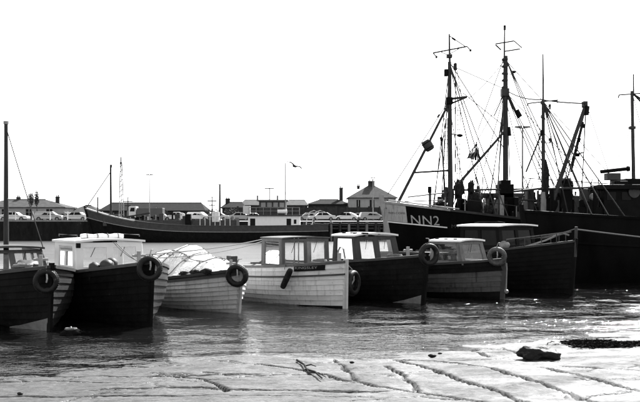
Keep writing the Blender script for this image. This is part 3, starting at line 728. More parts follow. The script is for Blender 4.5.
spar(tA, 'crosstree_brace', mastm, at(440, 51.5, m1), at(450, 56, m1), .02); spar(tA, 'crosstree_brace', mastm, at(460, 48, m1), at(450, 54, m1), .02)
guy(tA, 'aerial_wire', wire, at(449.4, 36, m1), at(466, 47, m1), .024); guy(tA, 'aerial_insulator', black2, at(452, 38, m1), at(455.5, 40.3, m1), .05)
bx(tA, 'mast_band', mastm, 447, 54, 452.5, 57.5, m1-.12, .26)
spar(tA, 'lamp_bracket', mastm, at(450, 99, m1), at(467, 97, m1), .06); spar(tA, 'lamp_bracket', mastm, at(450, 104, m1), at(466, 97.5, m1), .045)
bx(tA, 'masthead_block', black2, 446.5, 97, 453, 104, m1-.2, .4)
bx(tA, 'masthead_lamp', black2, 444.5, 69, 448, 76, m1-.1, .2); bx(tA, 'masthead_lamp', black2, 454, 63, 457, 70, m1, .15)
guy(tA, 'flag_halyard', wire, at(455.5, 62, m1), at(455, 200, m1), .02); guy(tA, 'flag_halyard', wire, at(455.5, 62, m1), at(461, 94, m1), .018)
for (y0, y1) in ((66, 72), (80, 88), (107, 114), (150, 158), (164, 172)): guy(tA, 'halyard_block', wire, at(455.3, y0, m1), at(455.2, y1, m1), .035)
ladder(tA, 446, 118, 445, 205, m1-.1, 3.2, 22, wire)
ladder(tA, 459, 108, 458, 205, m1+.4, 2.6, 20, wire)
spar(tA, 'mast_lamp_arm', mastm, at(452, 134, m1), at(461, 136, m1), .03); lump('lamp_shade', black2, tA, WM(tA).inverted() @ at(460, 135.5, m1), (.14, .14, .08), 2, .05)
spar(tA, 'derrick_boom', mastm, at(398, 203, 40.2), at(448, 105, m1), .075, .06)
guy(tA, 'forestay', wire, at(388, 194, 39.6), at(447, 104, m1), .02); guy(tA, 'forestay_shackle', wire, at(437.5, 117.5, 41.5), at(439.5, 114.5, 41.5), .05)
spar(tA, 'boom_strut', mastm, at(414, 172.5, 40.7), at(449, 170.5, m1), .05)
guy(tA, 'boom_guy', wire, at(415, 173, 40.7), at(447, 171, m1), .02)
spar(tA, 'signal_staff', mastm, at(441.5, 138, 41.5), at(445.5, 200, 41.5), .04); guy(tA, 'staff_top', black2, at(441, 137, 41.5), at(441.6, 141, 41.5), .07)
spar(tA, 'bow_handrail', mastp, at(408, 197, 40.2), at(447, 192.5, m1), .035)
spar(tA, 'lower_handrail', mastp, at(405, 201.5, 40.2), at(447, 200, m1), .025)
m2 = 43.6
mm_ = spar(tA, 'mizzen_mast', mastm, at(505.5, 222, m2), at(505.5, 56, m2), .15, .11)
spar(tA, 'mizzen_topmast', mastm, at(504.2, 75, m2), at(504.6, 27, m2), .05, .03); bx(tA, 'mast_finial', black2, 503.8, 25, 506, 30, m2, .1)
for (x0, y0, x1, y1) in ((495.5, 44, 514, 41), (504, 51.5, 520, 49)): spar(tA, 'crosstree', mastm, at(x0, y0, m2), at(x1, y1, m2), .035)
guy(tA, 'crosstree_brace', wire, at(495.5, 45, m2), at(501, 50, m2), .04); guy(tA, 'crosstree_brace', wire, at(514, 41, m2), at(522, 48, m2), .03)
for k in range(5): bx(tA, 'mast_band', mastm, 502.6, 58+7*k, 508.2, 60+7*k, m2-.14, .3)
spar(tA, 'lamp_arm', mastm, at(506, 74.5, m2), at(514, 74, m2), .02); lump('lamp_shade', black2, tA, WM(tA).inverted() @ at(513.5, 72, m2), (.13, .13, .07), 4, .05)
bx(tA, 'mast_band', mastm, 502, 88, 509.5, 96, m2-.2, .4)
guy(tA, 'stay', wire, at(504, 94, m2), at(494, 116, m2-1), .03, 0); guy(tA, 'stay', wire, at(508, 94, m2), at(519, 118, m2-.5), .05); guy(tA, 'stay_block', black2, at(516.5, 110, m2-.5), at(520.5, 117, m2-.5), .11)
spar(tA, 'cargo_boom', mastm, at(461, 181, 42.3), at(504, 132, m2), .07, .06)
guy(tA, 'topping_lift', wire, at(463, 93, m1), at(504, 126, m2), .022)
guy(tA, 'boom_block', black2, at(508, 127, m2), at(509, 136, m2), .12)
for (a, b) in (((449, 60, m1), (476, 150, 42.6)), ((449, 100, m1), (433, 205, 43.5)), ((504, 58, m2), (478, 130, 43)), ((504, 95, m2), (484, 168, 43)), ((506, 60, m2), (497, 205, 45)), ((506, 100, m2), (530, 205, 45)), ((452, 66, m1), (502, 88, m2)), ((478, 165, 42.6), (470, 205, 42.4)), ((506, 96, m2), (487, 212, 42)), ((449, 105, m1), (468, 212, 42.5))):
    guy(tA, 'stay', wire, at(*a), at(*b), .021)
def shrouds(root, h, top, tt, r=.025):
    for s_ in (-1, 1):
        for k in range(3):
            foot = WM(root) @ (h.pt(tt-.035*k, 1.0, s_)); guy(root, 'shroud', wire, top, foot, r)
shrouds(tA, hA, at(449.5, 64, m1), .76); shrouds(tA, hA, at(505.5, 92, m2), .52); shrouds(tA, hA, at(505.5, 58, m2), .48)
guy(tA, 'mainstay', wire, at(449.5, 62, m1), at(505, 150, m2), .024); guy(tA, 'mainstay', wire, at(505, 60, m2), at(452, 110, m1), .018, .25)
guy(tA, 'backstay', wire, at(505.5, 60, m2), WM(tA) @ hA.pt(.05, 1, 1), .02); guy(tA, 'backstay', wire, at(505.5, 92, m2), WM(tA) @ hA.pt(.2, 1, 1), .02)
for k in range(12):
    t_ = .86-.05*k; p_ = WM(tA) @ hA.pn(t_, 1.0, 1, -.1); q_ = WM(tA) @ hA.pn(t_-.05, 1.0, 1, -.1); up_ = Vector((0, 0, .55))
    guy(tA, 'rail_stanchion', steel, p_, p_+up_, .022); guy(tA, 'rail_wire', wire, p_+up_, q_+up_, .014)
rs_ = random.Random(5)
for k in range(56):
    x = 436+rs_.random()*130; hgt = rs_.uniform(4, 24); dd = 42.2+rs_.random()*2.5; wd = rs_.uniform(1.2, 5)
    bx(tA, rs_.choice(('winch_post', 'hatch_box', 'deck_locker', 'bollard')), rs_.choice((black2, black2, black2, darkgrey, mastm, steel)), x, 216-hgt, x+wd, 226, dd, rs_.uniform(.1, .5))
for k in range(20):
    x = 440+rs_.random()*120; guy(tA, 'deck_rope', wire, at(x, 212, 42.5), at(x+rs_.uniform(-14, 14), rs_.uniform(176, 196), 43), .025)
# deck gear of the numbered trawler
bx(tA, 'ventilator', black2, 428.2, 186.5, 431.6, 193, 40.6, .2); spar(tA, 'ventilator_pipe', mastm, at(430, 193, 40.7), at(430, 212, 40.7), .06)
bx(tA, 'funnel', black2, 499, 184, 514, 240, 43.0, .9); bx(tA, 'funnel_cap', black2, 501, 180, 511, 184.4, 43.1, .7)
bx(tA, 'deckhouse', palehull, 486, 199, 499, 240, 43.2, .8); bx(tA, 'deckhouse_roof', darkgrey, 482, 193, 524, 197.5, 43.0, 1.6)
bx(tA, 'deckhouse_window', darkpane, 488, 201.5, 493, 209, 43.15, .06, 0)
bx(tA, 'winch_frame', black2, 436, 203, 439, 222, 41.4, .5); bx(tA, 'winch_frame', black2, 458, 196, 461, 222, 42.0, .5)
MB().lathe([(.1, -.5), (.42, -.48), (.42, -.4), (.2, -.38), (.2, .38), (.42, .4), (.42, .48), (.1, .5)], 16, Matrix.Rotation(R(90), 3, 'X')).build('winch_drum', black2, tA, smooth=True).location = WM(tA).inverted() @ at(468, 207, 42.2)
spar(tA, 'gallows_leg', mastm, at(480, 222, 42.6), at(478, 186, 42.6), .07); spar(tA, 'gallows_leg', mastm, at(466, 222, 42.3), at(470, 184, 42.4), .06)
spar(tA, 'gallows_bar', mastm, at(462, 190, 42.3), at(528, 189, 43.6), .05)
for k, (x, y, rx, rz_) in enumerate(((448, 195, .26, .3), (459, 190, .24, .42), (475, 199, .3, .42), (471, 187, .13, .36), (440, 206, .35, .2), (482, 210, .45, .3))):
    n_ = lump('net_heap', net, None, at(x, y, 42.3), (rx, .3, rz_), 30+k, .5, 1.8, 4); tag(n_, ['dark netting bunched at the foot of the foremast', 'dark netting bulging beside the foremast', 'tall dark net pile between the two trawler masts', 'net hung from the gallows between the masts', 'low net pile just behind the NN2 bow', 'net pile in front of the pale deckhouse'][k], 'net', 'fishing nets on the trawler')
bk = thing('bucket', 'round bucket shape hanging on the slanted derrick boom', 'bucket', at(428, 145.5, 41.2))
Tb = Matrix.Rotation(R(-32), 3, 'Y')
MB().lathe([(.12, -.27), (.19, -.24), (.225, -.17), (.24, 0), (.235, .16), (.2, .24), (.12, .27)], 24, Tb).build('shell', darkgrey, bk, smooth=True)
ring(bk, 'hoop', black2, Tb @ Vector((0, 0, .14)), .235, .022, Tb @ Vector((0, 0, 1))); ring(bk, 'hoop', black2, Tb @ Vector((0, 0, -.12)), .23, .022, Tb @ Vector((0, 0, 1))); guy(bk, 'handle', wire, at(428, 145.5, 41.2)+Vector((0, 0, .2)), at(430, 139, 41.2), .015)
fg = thing('signal_flag', 'limp striped flag hanging in the rigging between two trawler masts', 'flag', at(475, 158, 42.6))
for k in range(7):
    M = MB(); vs = []
    for j in range(9):
        f_ = j/8; wdt = .07+.62*f_**.8; y_ = .72-.78*f_-.06*f_*k/7
        for e in (k/7, (k+1)/7):
            vs.append(Vector((-.5*wdt+wdt*e-.18*f_+.1+.02*math.sin(f_*9+k), .09*math.sin(e*14+f_*2), y_+.05*math.sin(e*6))))
    n = len(vs); vs2 = [v+Vector((0, .012, 0)) for v in vs]; fs = []
    for j in range(8): fs += [(2*j, 2*j+1, 2*j+3, 2*j+2), (n+2*j, n+2*j+1, n+2*j+3, n+2*j+2), (2*j, 2*j+2, n+2*j+2, n+2*j), (2*j+1, 2*j+3, n+2*j+3, n+2*j+1)]
    fs += [(0, 1, n+1, n), (n-2, n-1, 2*n-1, 2*n-2)]
    M.add(vs+vs2, fs).build('stripe', black2 if k % 2 == 0 else mastp, fg)
guy(fg, 'halyard', wire, at(476, 143, 42.6), at(503, 95, 43.4), .018); guy(fg, 'halyard', wire, at(472, 160, 42.6), at(462, 185, 42.3), .018)

# second trawler, nearer, at the right edge
tB = thing('trawler', 'black trawler at the right edge with a radar on its wheelhouse', 'trawler', (8.3, 34.6, 0), R(186), 'trawlers moored at the right')
hB = Hull(15, 4.6, 2.75, 2.25, 2.3, draft=1.2, rake=.5, bluff=2.6, km=4.5, kb=1.5)
for s_ in (-1, 1): hB.skin(.02, 1, s_, 0, 0, inner=-.06, nu=10, m=30).build('hull_side', trawl, tB, smooth=True)
transom(hB, tB, trawl); stempost(hB, tB, trawl, .2, .25, .1); deck(hB, tB, deckm, drop=.5)
rail(hB, tB, 'cap_rail', trawl, 1.0, .05, .1, .2); rail(hB, tB, 'rubbing_strake', trawl, .72, .07, .1, .1)
d3 = 36.0; d4 = 37.4
spar(tB, 'foremast', mastm, at(543.5, 226, d3), at(543.2, 100, d3), .085, .065); spar(tB, 'topmast', mastm, at(543.2, 104, d3), at(543, 54, d3), .04, .025)
MB().tube([at(543.6, 232, d3), at(543.4, 192, d3)], .11, 10).build('mast_foot', mastp, tB, world=True, smooth=True)
spar(tB, 'crosstree', mastm, at(528, 103.5, d3), at(558, 100, d3), .028); guy(tB, 'crosstree_end', wire, at(528, 103.5, d3), at(527.3, 106, d3), .03); guy(tB, 'crosstree_end', wire, at(556.5, 100, d3), at(557.5, 103, d3), .03)
bx(tB, 'mast_band', mastm, 541.5, 100.5, 545, 104, d3-.1, .2); bx(tB, 'mast_band', mastm, 541.7, 114.5, 545, 118, d3-.1, .2)
for y in (109, 143):
    spar(tB, 'lamp_arm', mastm, at(544, y, d3), at(550, y, d3), .018); spar(tB, 'lamp_arm_end', mastm, at(550, y+.3, d3), at(550.3, y-4, d3), .03); bx(tB, 'lamp', black2, 549, y-5, 551.3, y-2, d3, .1)
ladder(tB, 540.5, 132, 540, 205, d3, 3, 17, wire)
spar(tB, 'brace', mastm, at(526, 172, 36.4), at(542.5, 131, d3), .035); bx(tB, 'brace_block', black2, 541, 130, 544, 135, d3-.1, .2)
lump('furled_sail', net, tB, WM(tB).inverted() @ at(545.5, 180, d3), (.14, .14, .8), 12, .25)
spar(tB, 'derrick', mastm, at(553, 200, 36.2), at(586, 104, 36.8), .095, .075); bx(tB, 'derrick_head', mastm, 583.5, 101, 588, 107, 36.7, .3)
guy(tB, 'derrick_block', black2, at(586, 106, 36.8), at(585, 115, 36.8), .15); guy(tB, 'derrick_block', black2, at(583.5, 124, 36.8), at(583, 128, 36.8), .08)
for (a, b, r) in (((584.5, 113, 36.8), (567.5, 178, 36.6), .028), ((583, 112, 36.8), (562, 190, 36.6), .02), ((585.5, 114, 36.8), (582, 188, 36.8), .026), ((588, 109, 36.8), (610, 176, 37), .016), ((543, 105, d3), (572, 182, 37), .016), ((545, 118, d3), (560, 176, 37.4), .014), ((543, 60, d3), (545, 100, d3), .006), ((583, 122, 36.8), (571, 172, 36.7), .05)):
    guy(tB, 'tackle', wire, at(*a), at(*b), r)
for k, (x, y) in enumerate(((579.5, 138), (577, 147), (574, 156), (571.8, 164))): guy(tB, 'tackle_block', black2, at(x, y, 36.7), at(x-1.2, y+4, 36.7), .07)
bx(tB, 'tackle_hook', black2, 573.5, 153, 580, 156.5, 36.7, .1); guy(tB, 'hook_arm', black2, at(576, 154.5, 36.7), at(583, 152.5, 36.7), .03)
guy(tA, 'triatic_stay', wire, at(509, 92, m2), at(543, 99.5, d3), .03, .12); guy(tB, 'triatic_stay', wire, at(543, 100, d3), at(585, 103.5, 36.7), .03, .03)
spar(tB, 'fore_boom', mastm, at(514, 191.5, 35.2), at(545, 188, d3), .05); spar(tB, 'deck_boom', mastm, at(543, 189, d3), at(622, 187, 37.5), .055)
guy(tB, 'deck_wire', wire, at(524, 178, 36.5), at(612, 184, 37), .02); guy(tB, 'deck_wire', wire, at(520, 200, 36.5), at(560, 201, 37), .03)
bx(tB, 'exhaust_stack', black2, 561, 184, 573, 235, 36.6, .55); lump('stack_cover', black2, tB, WM(tB).inverted() @ at(566.5, 184, 36.9), (.27, .25, .28), 8, .25, 2.5); guy(tB, 'stack_pipe', black2, at(562, 188, 36.8), at(560, 174, 36.8), .06)
for (x, y0, y1, wd) in ((528, 201, 240, 5), (536, 207, 240, 6), (552, 205, 240, 7), (579, 211, 240, 6), (584, 202, 212, 4)): bx(tB, 'deck_locker', darkgrey if x in (528, 584) else black2, x-wd/2, y0, x+wd/2, y1, 36.8+random.random(), .5)
spar(tB, 'gallows', trawl, at(552, 226, 35.6), at(552, 189, 35.6), .08); spar(tB, 'gallows', trawl, at(595, 226, 35.6), at(595, 189, 35.6), .08)
shrouds(tB, hB, at(543.2, 102, d3), .86); shrouds(tB, hB, at(632, 93, d4), .3)
for k in range(50):
    x = 526+rs_.random()*80; hgt = rs_.uniform(6, 32); dd = 36.3+rs_.random()*1.6; wd = rs_.uniform(1.2, 6)
    bx(tB, rs_.choice(('winch_post', 'hatch_box', 'deck_locker', 'bollard')), rs_.choice((black2, black2, darkgrey, mastm)), x, 218-hgt, x+wd, 232, dd, rs_.uniform(.1, .5))
for k in range(18):
    x = 530+rs_.random()*80; guy(tB, 'deck_rope', wire, at(x, 215, 36.5), at(x+rs_.uniform(-16, 16), rs_.uniform(178, 196), 37), .022)
for k in range(3): MB().lathe([(.08, -.3), (.34, -.28), (.36, -.22), (.16, -.2), (.16, .2), (.36, .22), (.34, .28), (.08, .3)], 14, Matrix.Rotation(R(90), 3, 'X')).build('winch_drum', black2, tB, smooth=True).location = WM(tB).inverted() @ at(552+14*k, 204+2*k, 36.9)
bx(tB, 'wheelhouse', black2, 604, 189, 660, 240, 36.4, 2.4); bx(tB, 'wheelhouse_roof', black2, 600, 184.5, 664, 189.2, 36.1, 3.0)
bx(tB, 'casing', black2, 578, 207, 604.2, 240, 36.5, 2.0); bx(tB, 'wheelhouse_locker', black2, 617, 181, 628, 184.7, 36.6, .6)
bx(tB, 'wheelhouse_step', black2, 592, 198, 604.1, 207.2, 36.8, 1.5)
for x in (607, 622): bx(tB, 'wheelhouse_window', darkpane, x, 192, x+9, 200, 36.37, .06, 0)
MB().lathe([(.24, 0), (.24, .06), (.2, .09)], 20, Matrix.Rotation(R(90), 3, 'X')).build('lifebuoy', darkgrey, tB, smooth=True).location = WM(tB).inverted() @ at(634.5, 192, 36.3)
lump('ventilator_cowl', steel, tB, WM(tB).inverted() @ at(593.5, 197, 36.6), (.16, .16, .16), 2, .1); bx(tB, 'searchlight_post', black2, 590.5, 199, 596.5, 208, 36.6, .15)
rad = bx(tB, 'radar_pedestal', darkgrey, 607.5, 173, 621, 180, 36.8, .5); bx(tB, 'radar_leg', darkgrey, 612, 179.8, 617, 185, 36.9, .3)
a_, b_ = at(600.5, 171.8, 37), at(627, 168.8, 37); MB().tube([a_, b_], .085, 10).build('radar_scanner', black2, tB, world=True, smooth=True)
MB().tube([b_, b_+Vector((.1, 0, .01))], .12, 10).build('scanner_cap', black2, tB, world=True)
d4 = 37.4
spar(tB, 'mizzen_mast', mastm, at(634, 200, d4), at(632, 91, d4), .085, .065); spar(tB, 'mizzen_topmast', mastm, at(633.6, 96, d4), at(633.4, 74, d4), .035, .025)
spar(tB, 'crosstree', mastm, at(619, 95, d4), at(646, 93, d4), .03); guy(tB, 'crosstree_end', wire, at(619, 95, d4), at(618.2, 98, d4), .03); bx(tB, 'mast_band', mastm, 630, 126, 636, 129, d4-.12, .24)
guy(tB, 'stay', wire, at(631, 128, d4), at(614, 168, 37), .014); guy(tB, 'stay', wire, at(633, 96, d4), at(660, 200, d4), .016)
bx(tB, 'chart_room', black2, 626, 178.5, 660, 184.6, 37.2, 1.2)

# ------------------------------------------------------------------ coaster on the far quay
cs = thing('coaster', 'long dark coaster with a white deckhouse at its stern, far quay', 'ship', (at(90, 242, 97).x, 98.5, 0), R(180))
hC = Hull(26, 5.6, 3.75, 1.75, 1.9, draft=1.5, rake=1.0, tw=.75, bluff=3.2, km=6, kb=1.6, sp=3.4)
for s_ in (-1, 1):
    hC.skin(.05, .80, s_, 0, 0, inner=-.08, nu=8, m=30).build('hull_side', black, cs, smooth=True)
    hC.skin(.80, 1.0, s_, .02, .02, inner=-.08, nu=2, m=30).build('bulwark', darkgrey, cs, smooth=True)
transom(hC, cs, black); stempost(hC, cs, black, .25, .2, .2); deck(hC, cs, deckm, drop=.6)
rail(hC, cs, 'cap_rail', dullwhite, 1.0, .06, .12, .2, t0=.8); rail(hC, cs, 'rubbing_strake', steel, .80, .08, .07, .08)
rail(hC, cs, 'cap_rail', darkgrey, 1.0, .06, .1, .2, t1=.8)
D = 97.5
spar(cs, 'foremast', mastm, at(111, 228, D), at(110.7, 166, D), .13, .10); bx(cs, 'mast_cap', mastm, 109.8, 164.5, 111.8, 167.5, D-.1, .2)
M = MB()
for dx in (-2.6, 0, 2.6):
    M.tube([at(121.5+dx, 226, D+abs(dx)*.1), at(121+dx*.35, 162, D)], .05, 5)
for k in range(12):
    y = 222-5*k; s_ = 1-.055*k; M.tube([at(121.4-2.5*s_, y, D), at(121.3+2.5*s_, y-3, D)], .03, 4)
M.build('lattice_mast', steel, cs, world=True); spar(cs, 'lattice_topmast', mastm, at(121, 164, D), at(120.8, 157, D), .06)
guy(cs, 'forestay', wire, at(110.5, 172, D), at(86, 208, D), .05); bx(cs, 'ensign_staff', mastm, 97, 197, 98.2, 214, D, .1)
bx(cs, 'hatch_coaming', darkgrey, 134, 220, 236, 228, D, 2.5); bx(cs, 'windlass', darkgrey, 103, 214, 118, 226, D, 1.2)
spar(cs, 'hatch_tarpaulin_edge', bowwhite, at(161, 226.3, D-.9), at(188, 227, D-.9), .06)
for k in range(7): spar(cs, 'rail_stanchion', bowwhite, at(200+5*k, 228, D-.8), at(200+5*k, 216.5, D-.8), .035, None, 5)
spar(cs, 'hand_rail', bowwhite, at(200, 216.5, D-.8), at(230, 216.5, D-.8), .04, None, 5); bx(cs, 'pump_box', palehull, 212, 212, 219, 222, D-.2, .6)
for k in range(22):
    x = 126+rs_.random()*118; hgt = rs_.uniform(2, 9); wd = rs_.uniform(1, 6)
    bx(cs, rs_.choice(('deck_locker', 'hatch_board', 'ventilator', 'winch')), rs_.choice((darkgrey, black2, palehull, greyhull, mastm)), x, 222-hgt, x+wd, 228, D+rs_.uniform(-.3, 1.2), rs_.uniform(.2, .8))
spar(cs, 'derrick_boom', mastm, at(113, 219, D), at(150, 213, D), .09, None, 6)
dh = thing2('deckhouse', cs)
dw = at(248, 229, D), at(300, 216, D)
pw = MB().panel(lambda a, b: Vector((dw[0].x+(dw[1].x-dw[0].x)*a, D, dw[0].z-.5+(dw[1].z-dw[0].z+.5)*b)), [(.04, .14, .1, .86), (.74, .83, .45, .85), (.88, .93, .55, .8)], (0, -1, 0), .12)
pw.v = [WM(dh).inverted() @ v for v in pw.v]; pw.build('front_wall', white, dh)
for nm, h_ in (('door', (.04, .14, .1, .86)), ('window', (.74, .83, .45, .85)), ('window', (.88, .93, .55, .8))):
    q = [Vector((dw[0].x+(dw[1].x-dw[0].x)*a, D+.07, dw[0].z-.5+(dw[1].z-dw[0].z+.5)*b)) for a, b in ((h_[0], h_[2]), (h_[1], h_[2]), (h_[1], h_[3]), (h_[0], h_[3]))]
    MB().prism(q, (0, .04, 0)).build(nm, darkpane, dh, world=True)
bx(dh, 'side_walls', white, 248.2, 216.2, 299.8, 234, D+.15, 3.2); bx(dh, 'roof', darkgrey, 246.5, 214.8, 302, 216, D-.25, 3.8)
for k in range(8): spar(dh, 'rail_stanchion', steel, at(249+7.2*k, 215, D), at(249+7.2*k, 207.5, D), .03, None, 5)
spar(dh, 'hand_rail', steel, at(249, 207.5, D), at(300, 207.5, D), .035, None, 5); spar(dh, 'hand_rail', steel, at(249, 211, D), at(300, 211, D), .025, None, 5)
wh = bx(dh, 'wheelhouse', darkgrey, 259, 201, 286, 215, D+.6, 2.4); bx(dh, 'wheelhouse_roof', greyhull, 257, 199.6, 288, 201.2, D+.3, 3)
for k in range(4): bx(dh, 'wheelhouse_window', steel, 261+6.2*k, 202.5, 265.5+6.2*k, 207, D+.56, .05, 0)
for x in (257.5, 277.5): spar(dh, 'vent_pipe', mastm, at(x, 201, D+.5), at(x, 195.5, D+.5), .09, None, 6)
MB().tube([at(277.5, 211.5, D), at(287, 211.5, D)], .22, 10).build('life_raft_canister', white, cs, world=True, smooth=True)
spar(cs, 'radar_mast', mastm, at(269.5, 201, D+.5), at(269.5, 188, D+.5), .06, None, 6); MB().tube([at(264.5, 188.3, D+.5), at(274, 188.3, D+.5)], .07, 6).build('radar_scanner', mastm, cs, world=True)
spar(cs, 'aerial_mast', steel, at(285.5, 216, D), at(285.3, 163, D), .07, .05, 6); bx(cs, 'aerial_coil', mastm, 284.9, 191.5, 286.1, 195, D-.05, .1)
for x in (306, 312):
    MB().tube([at(x, 227, D), at(x+1, 218, D), at(x+4, 212, D), at(x+8, 210.5, D), at(x+13, 212, D)], .05, 6).build('boat_davit', bowwhite, cs, world=True)
spar(cs, 'gangway', dullwhite, at(304, 232, D-1), at(312, 224, D-1), .08, None, 6)
bx(cs, 'stern_box', palehull, 243, 206, 250, 214, D+1, .8)

# ------------------------------------------------------------------ far quay: vehicles
def car(label, px, d, m, face=1, yaw=0, L=4.2, kind=0):
    p = at(px, 220, d); c = thing('parked_car', label, 'car', (p.x, d, QZ), R(yaw), 'cars parked on the far quay')
    k = L/4.2; prof = [(-2.1, .3), (-2.1, .62), (-2.0, .74), (-1.05, .84), (-.5, 1.30), (.75, 1.33), (1.4, .92), (2.0, .84), (2.1, .6), (2.1, .3)]
    if kind == 1: prof = [(-2.0, .3), (-2.05, .62), (-1.98, .85), (-1.75, 1.36), (.55, 1.38), (1.15, .93), (1.85, .82), (1.98, .6), (1.98, .3)]
    if kind == 2: prof = [(-1.75, .3), (-1.8, .6), (-1.7, .82), (-1.1, 1.18), (-.5, 1.36), (.35, 1.34), (.95, .9), (1.5, .78), (1.72, .55), (1.72, .3)]
    prof = [(x*face*k, z) for x, z in prof]
    M = MB(); n = len(prof); vs = []
    for s in (-1, 1):
        for x, z in prof: vs.append((x, s*(.8 if z < 1.1 else .62), z))
    M.add(vs, [tuple(range(n)), tuple(range(n, 2*n))]+[(i, (i+1) % n, n+(i+1) % n, n+i) for i in range(n)]).build('body', m, c, bev=.04)
    for s in (-1, 1):
        for (xa, xb, ta, tb) in ((-.88, -.08, -.45, -.05), (.02, 1.1, .04, .72)):
            q = [(xa*face*k, s*.805, .90), (xb*face*k, s*.805, .90), (tb*face*k, s*.655, 1.25), (ta*face*k, s*.655, 1.25)]
            MB().prism(q, (0, s*.012, 0)).build('side_window', darkpane, c)
    for x in (-1.3, 1.3):
        for s in (-1, 1):
            M = MB().lathe([(.05, -.09), (.3, -.09), (.31, -.05), (.31, .05), (.3, .09), (.05, .09)], 16, Matrix.Rotation(R(90), 3, 'X')); M.v = [v+Vector((x*k, s*.74, .31)) for v in M.v]; wv = M.build('wheel', rubber, c, smooth=True)
            M = MB().lathe([(.02, -.1), (.17, -.1), (.17, .1), (.02, .1)], 10, Matrix.Rotation(R(90), 3, 'X')); M.v = [v+Vector((x*k, s*.74, .31)) for v in M.v]; M.build('hub_cap', steel, wv)
    for s in (-1, 1):
        MB().box((2.1*face*k, s*.55, .58), (.04, .2, .12)).build('headlight', steel, c)
    MB().box((2.11*face*k, 0, .38), (.06, 1.5, .09)).build('bumper', steel, c); MB().box((-2.11*face*k, 0, .38), (.06, 1.5, .09)).build('bumper', steel, c)
    return c
car('white car at the far left, cut by the mast', 14, 128, carw, -1)
car('pale estate car in front of the slate roofed cottages', 49, 129, carg, 1, 4, 4.2, 1)
car('white car just left of the coaster bow', 76, 130, carw, 1, -5)
car('white car with clear side windows, behind the coaster mid deck', 176, 134, carw, -1, 9, 4.2, 2)
car('white car right of the windowed one, behind the coaster deck', 199, 136, carw, 1, -14, 3.9, 1)
car('pale car nearest the tall dark quay pole', 216, 138, carg, 1)
car('pale car on the quay left of the coaster deckhouse', 241, 139, carg, -1)
car('light car at the left of the three beside the jetty', 322, 138, carw, 1, 5)
car('light car in the middle of the three beside the jetty', 347, 139, carw, -1, -12, 4.0, 2)
car('light car at the right of the three beside the jetty', 372, 139, carg, 1, 10, 4.2, 1)
car('dark car parked among the white ones behind the coaster', 160, 141, card, -1, 3)
car('pale car directly left of the coaster wheelhouse rail', 254, 150, carw, 1, -8, 4.0, 2)
car('grey car between the stern davits and the jetty cars', 309, 149, carg, -1, 5, 4.1, 1)
car('grey car in the gap behind the middle jetty car', 360, 152, carg, 1, -6, 4.2, 2)
lr = thing('lorry', 'small lorry with a white cab and dark flat bed, behind the coaster', 'lorry', (at(146, 220, 131).x, 131, QZ))
M = MB(); M.prism([(-2.6, -.9, .5), (-1.3, -.9, .5), (-1.3, -.9, 2.15), (-2.3, -.9, 2.15), (-2.6, -.9, 1.4)], (0, 1.8, 0)).build('cab', carw, lr, bev=.06)
MB().prism([(-2.2, -.905, 1.4), (-1.5, -.905, 1.4), (-1.5, -.905, 1.95), (-2.05, -.905, 1.95)], (0, -.01, 0)).build('window', darkpane, lr)
MB().box((.7, 0, 1.25), (3.8, 1.9, 1.3)).build('body', card, lr, bev=.05); MB().box((.2, 0, .5), (5, 1.2, .2)).build('chassis', black2, lr)
for x in (-1.8, 1.5):
    for s in (-1, 1):
        M = MB().lathe([(.05, -.12), (.38, -.12), (.4, 0), (.38, .12), (.05, .12)], 14, Matrix.Rotation(R(90), 3, 'X')); M.v = [v+Vector((x, s*.8, .4)) for v in M.v]; M.build('wheel', rubber, lr, smooth=True)

# ------------------------------------------------------------------ far buildings
def house(label, px0, px1, d, eave_py, ridge_py, wall, roof, dep=7, hip=.5, wins=(), chims=(), name='house', cat='house'):
    a, b = at(px0, eave_py, d), at(px1, eave_py, d); rz_ = at(0, ridge_py, d).z; ez = a.z; L = b.x-a.x
    c = thing(name, label, cat, (a.x, d, QZ)); H = ez-QZ; RH = rz_-QZ
    holes = [(w0, w1, max(.02, z0), z1) for (w0, w1, z0, z1, nm) in wins]
    MB().panel(lambda u, v: Vector((L*u, 0, H*v)), holes, (0, -1, 0), .25).build('front_wall', wall, c)
    MB().box((.13, dep/2+.2, H/2), (.25, dep-.4, H)).build('side_wall', wall, c); MB().box((L-.13, dep/2+.2, H/2), (.25, dep-.4, H)).build('side_wall', wall, c)
    MB().box((L/2, dep-.1, H/2), (L-.6, .25, H)).build('rear_wall', wall, c)
    for (w0, w1, z0, z1, nm) in wins:
        f_ = MB().box((L*(w0+w1)/2, .16, H*(z0+z1)/2), (L*(w1-w0), .05, H*(z1-z0))).build(nm, darkpane, c)
        MB().box((L*(w0+w1)/2, .12, H*(z0+z1)/2), (.06, .04, H*(z1-z0))).build('glazing_bar', bowwhite, f_)
    o = .35; hp = hip*dep
    vs = [(-o, -o, H), (L+o, -o, H), (L+o, dep+o, H), (-o, dep+o, H), (hp, dep/2, RH), (L-hp, dep/2, RH)]
    vs += [(x, y, z-.18) for x, y, z in vs[:4]]
    rf = MB().add(vs, [(0,1,5,4), (1,2,5), (2,3,4,5), (3,0,4), (0,1,7,6), (1,2,8,7), (2,3,9,8), (3,0,6,9), (6,7,8,9)]).build('roof', roof, c)
    MB().tube([(hp, dep/2, RH+.02), (L-hp, dep/2, RH+.02)], .1, 6).build('ridge_tiles', slated, rf)
    for (u, wd, py0) in chims:
        zt = at(0, py0, d).z-QZ; ch = MB().box((L*u, dep/2, (RH-.8+zt)/2), (wd, wd*.8, zt-RH+.8)).box((L*u, dep/2, zt-.12), (wd+.16, wd*.8+.16, .14)).build('chimney', brickd, rf)
        for k in (-1, 1): MB().tube([(L*u+k*wd*.22, dep/2, zt), (L*u+k*wd*.22, dep/2, zt+.35)], .11, 6, .09).build('chimney_pot', brickd, rf)
    return c
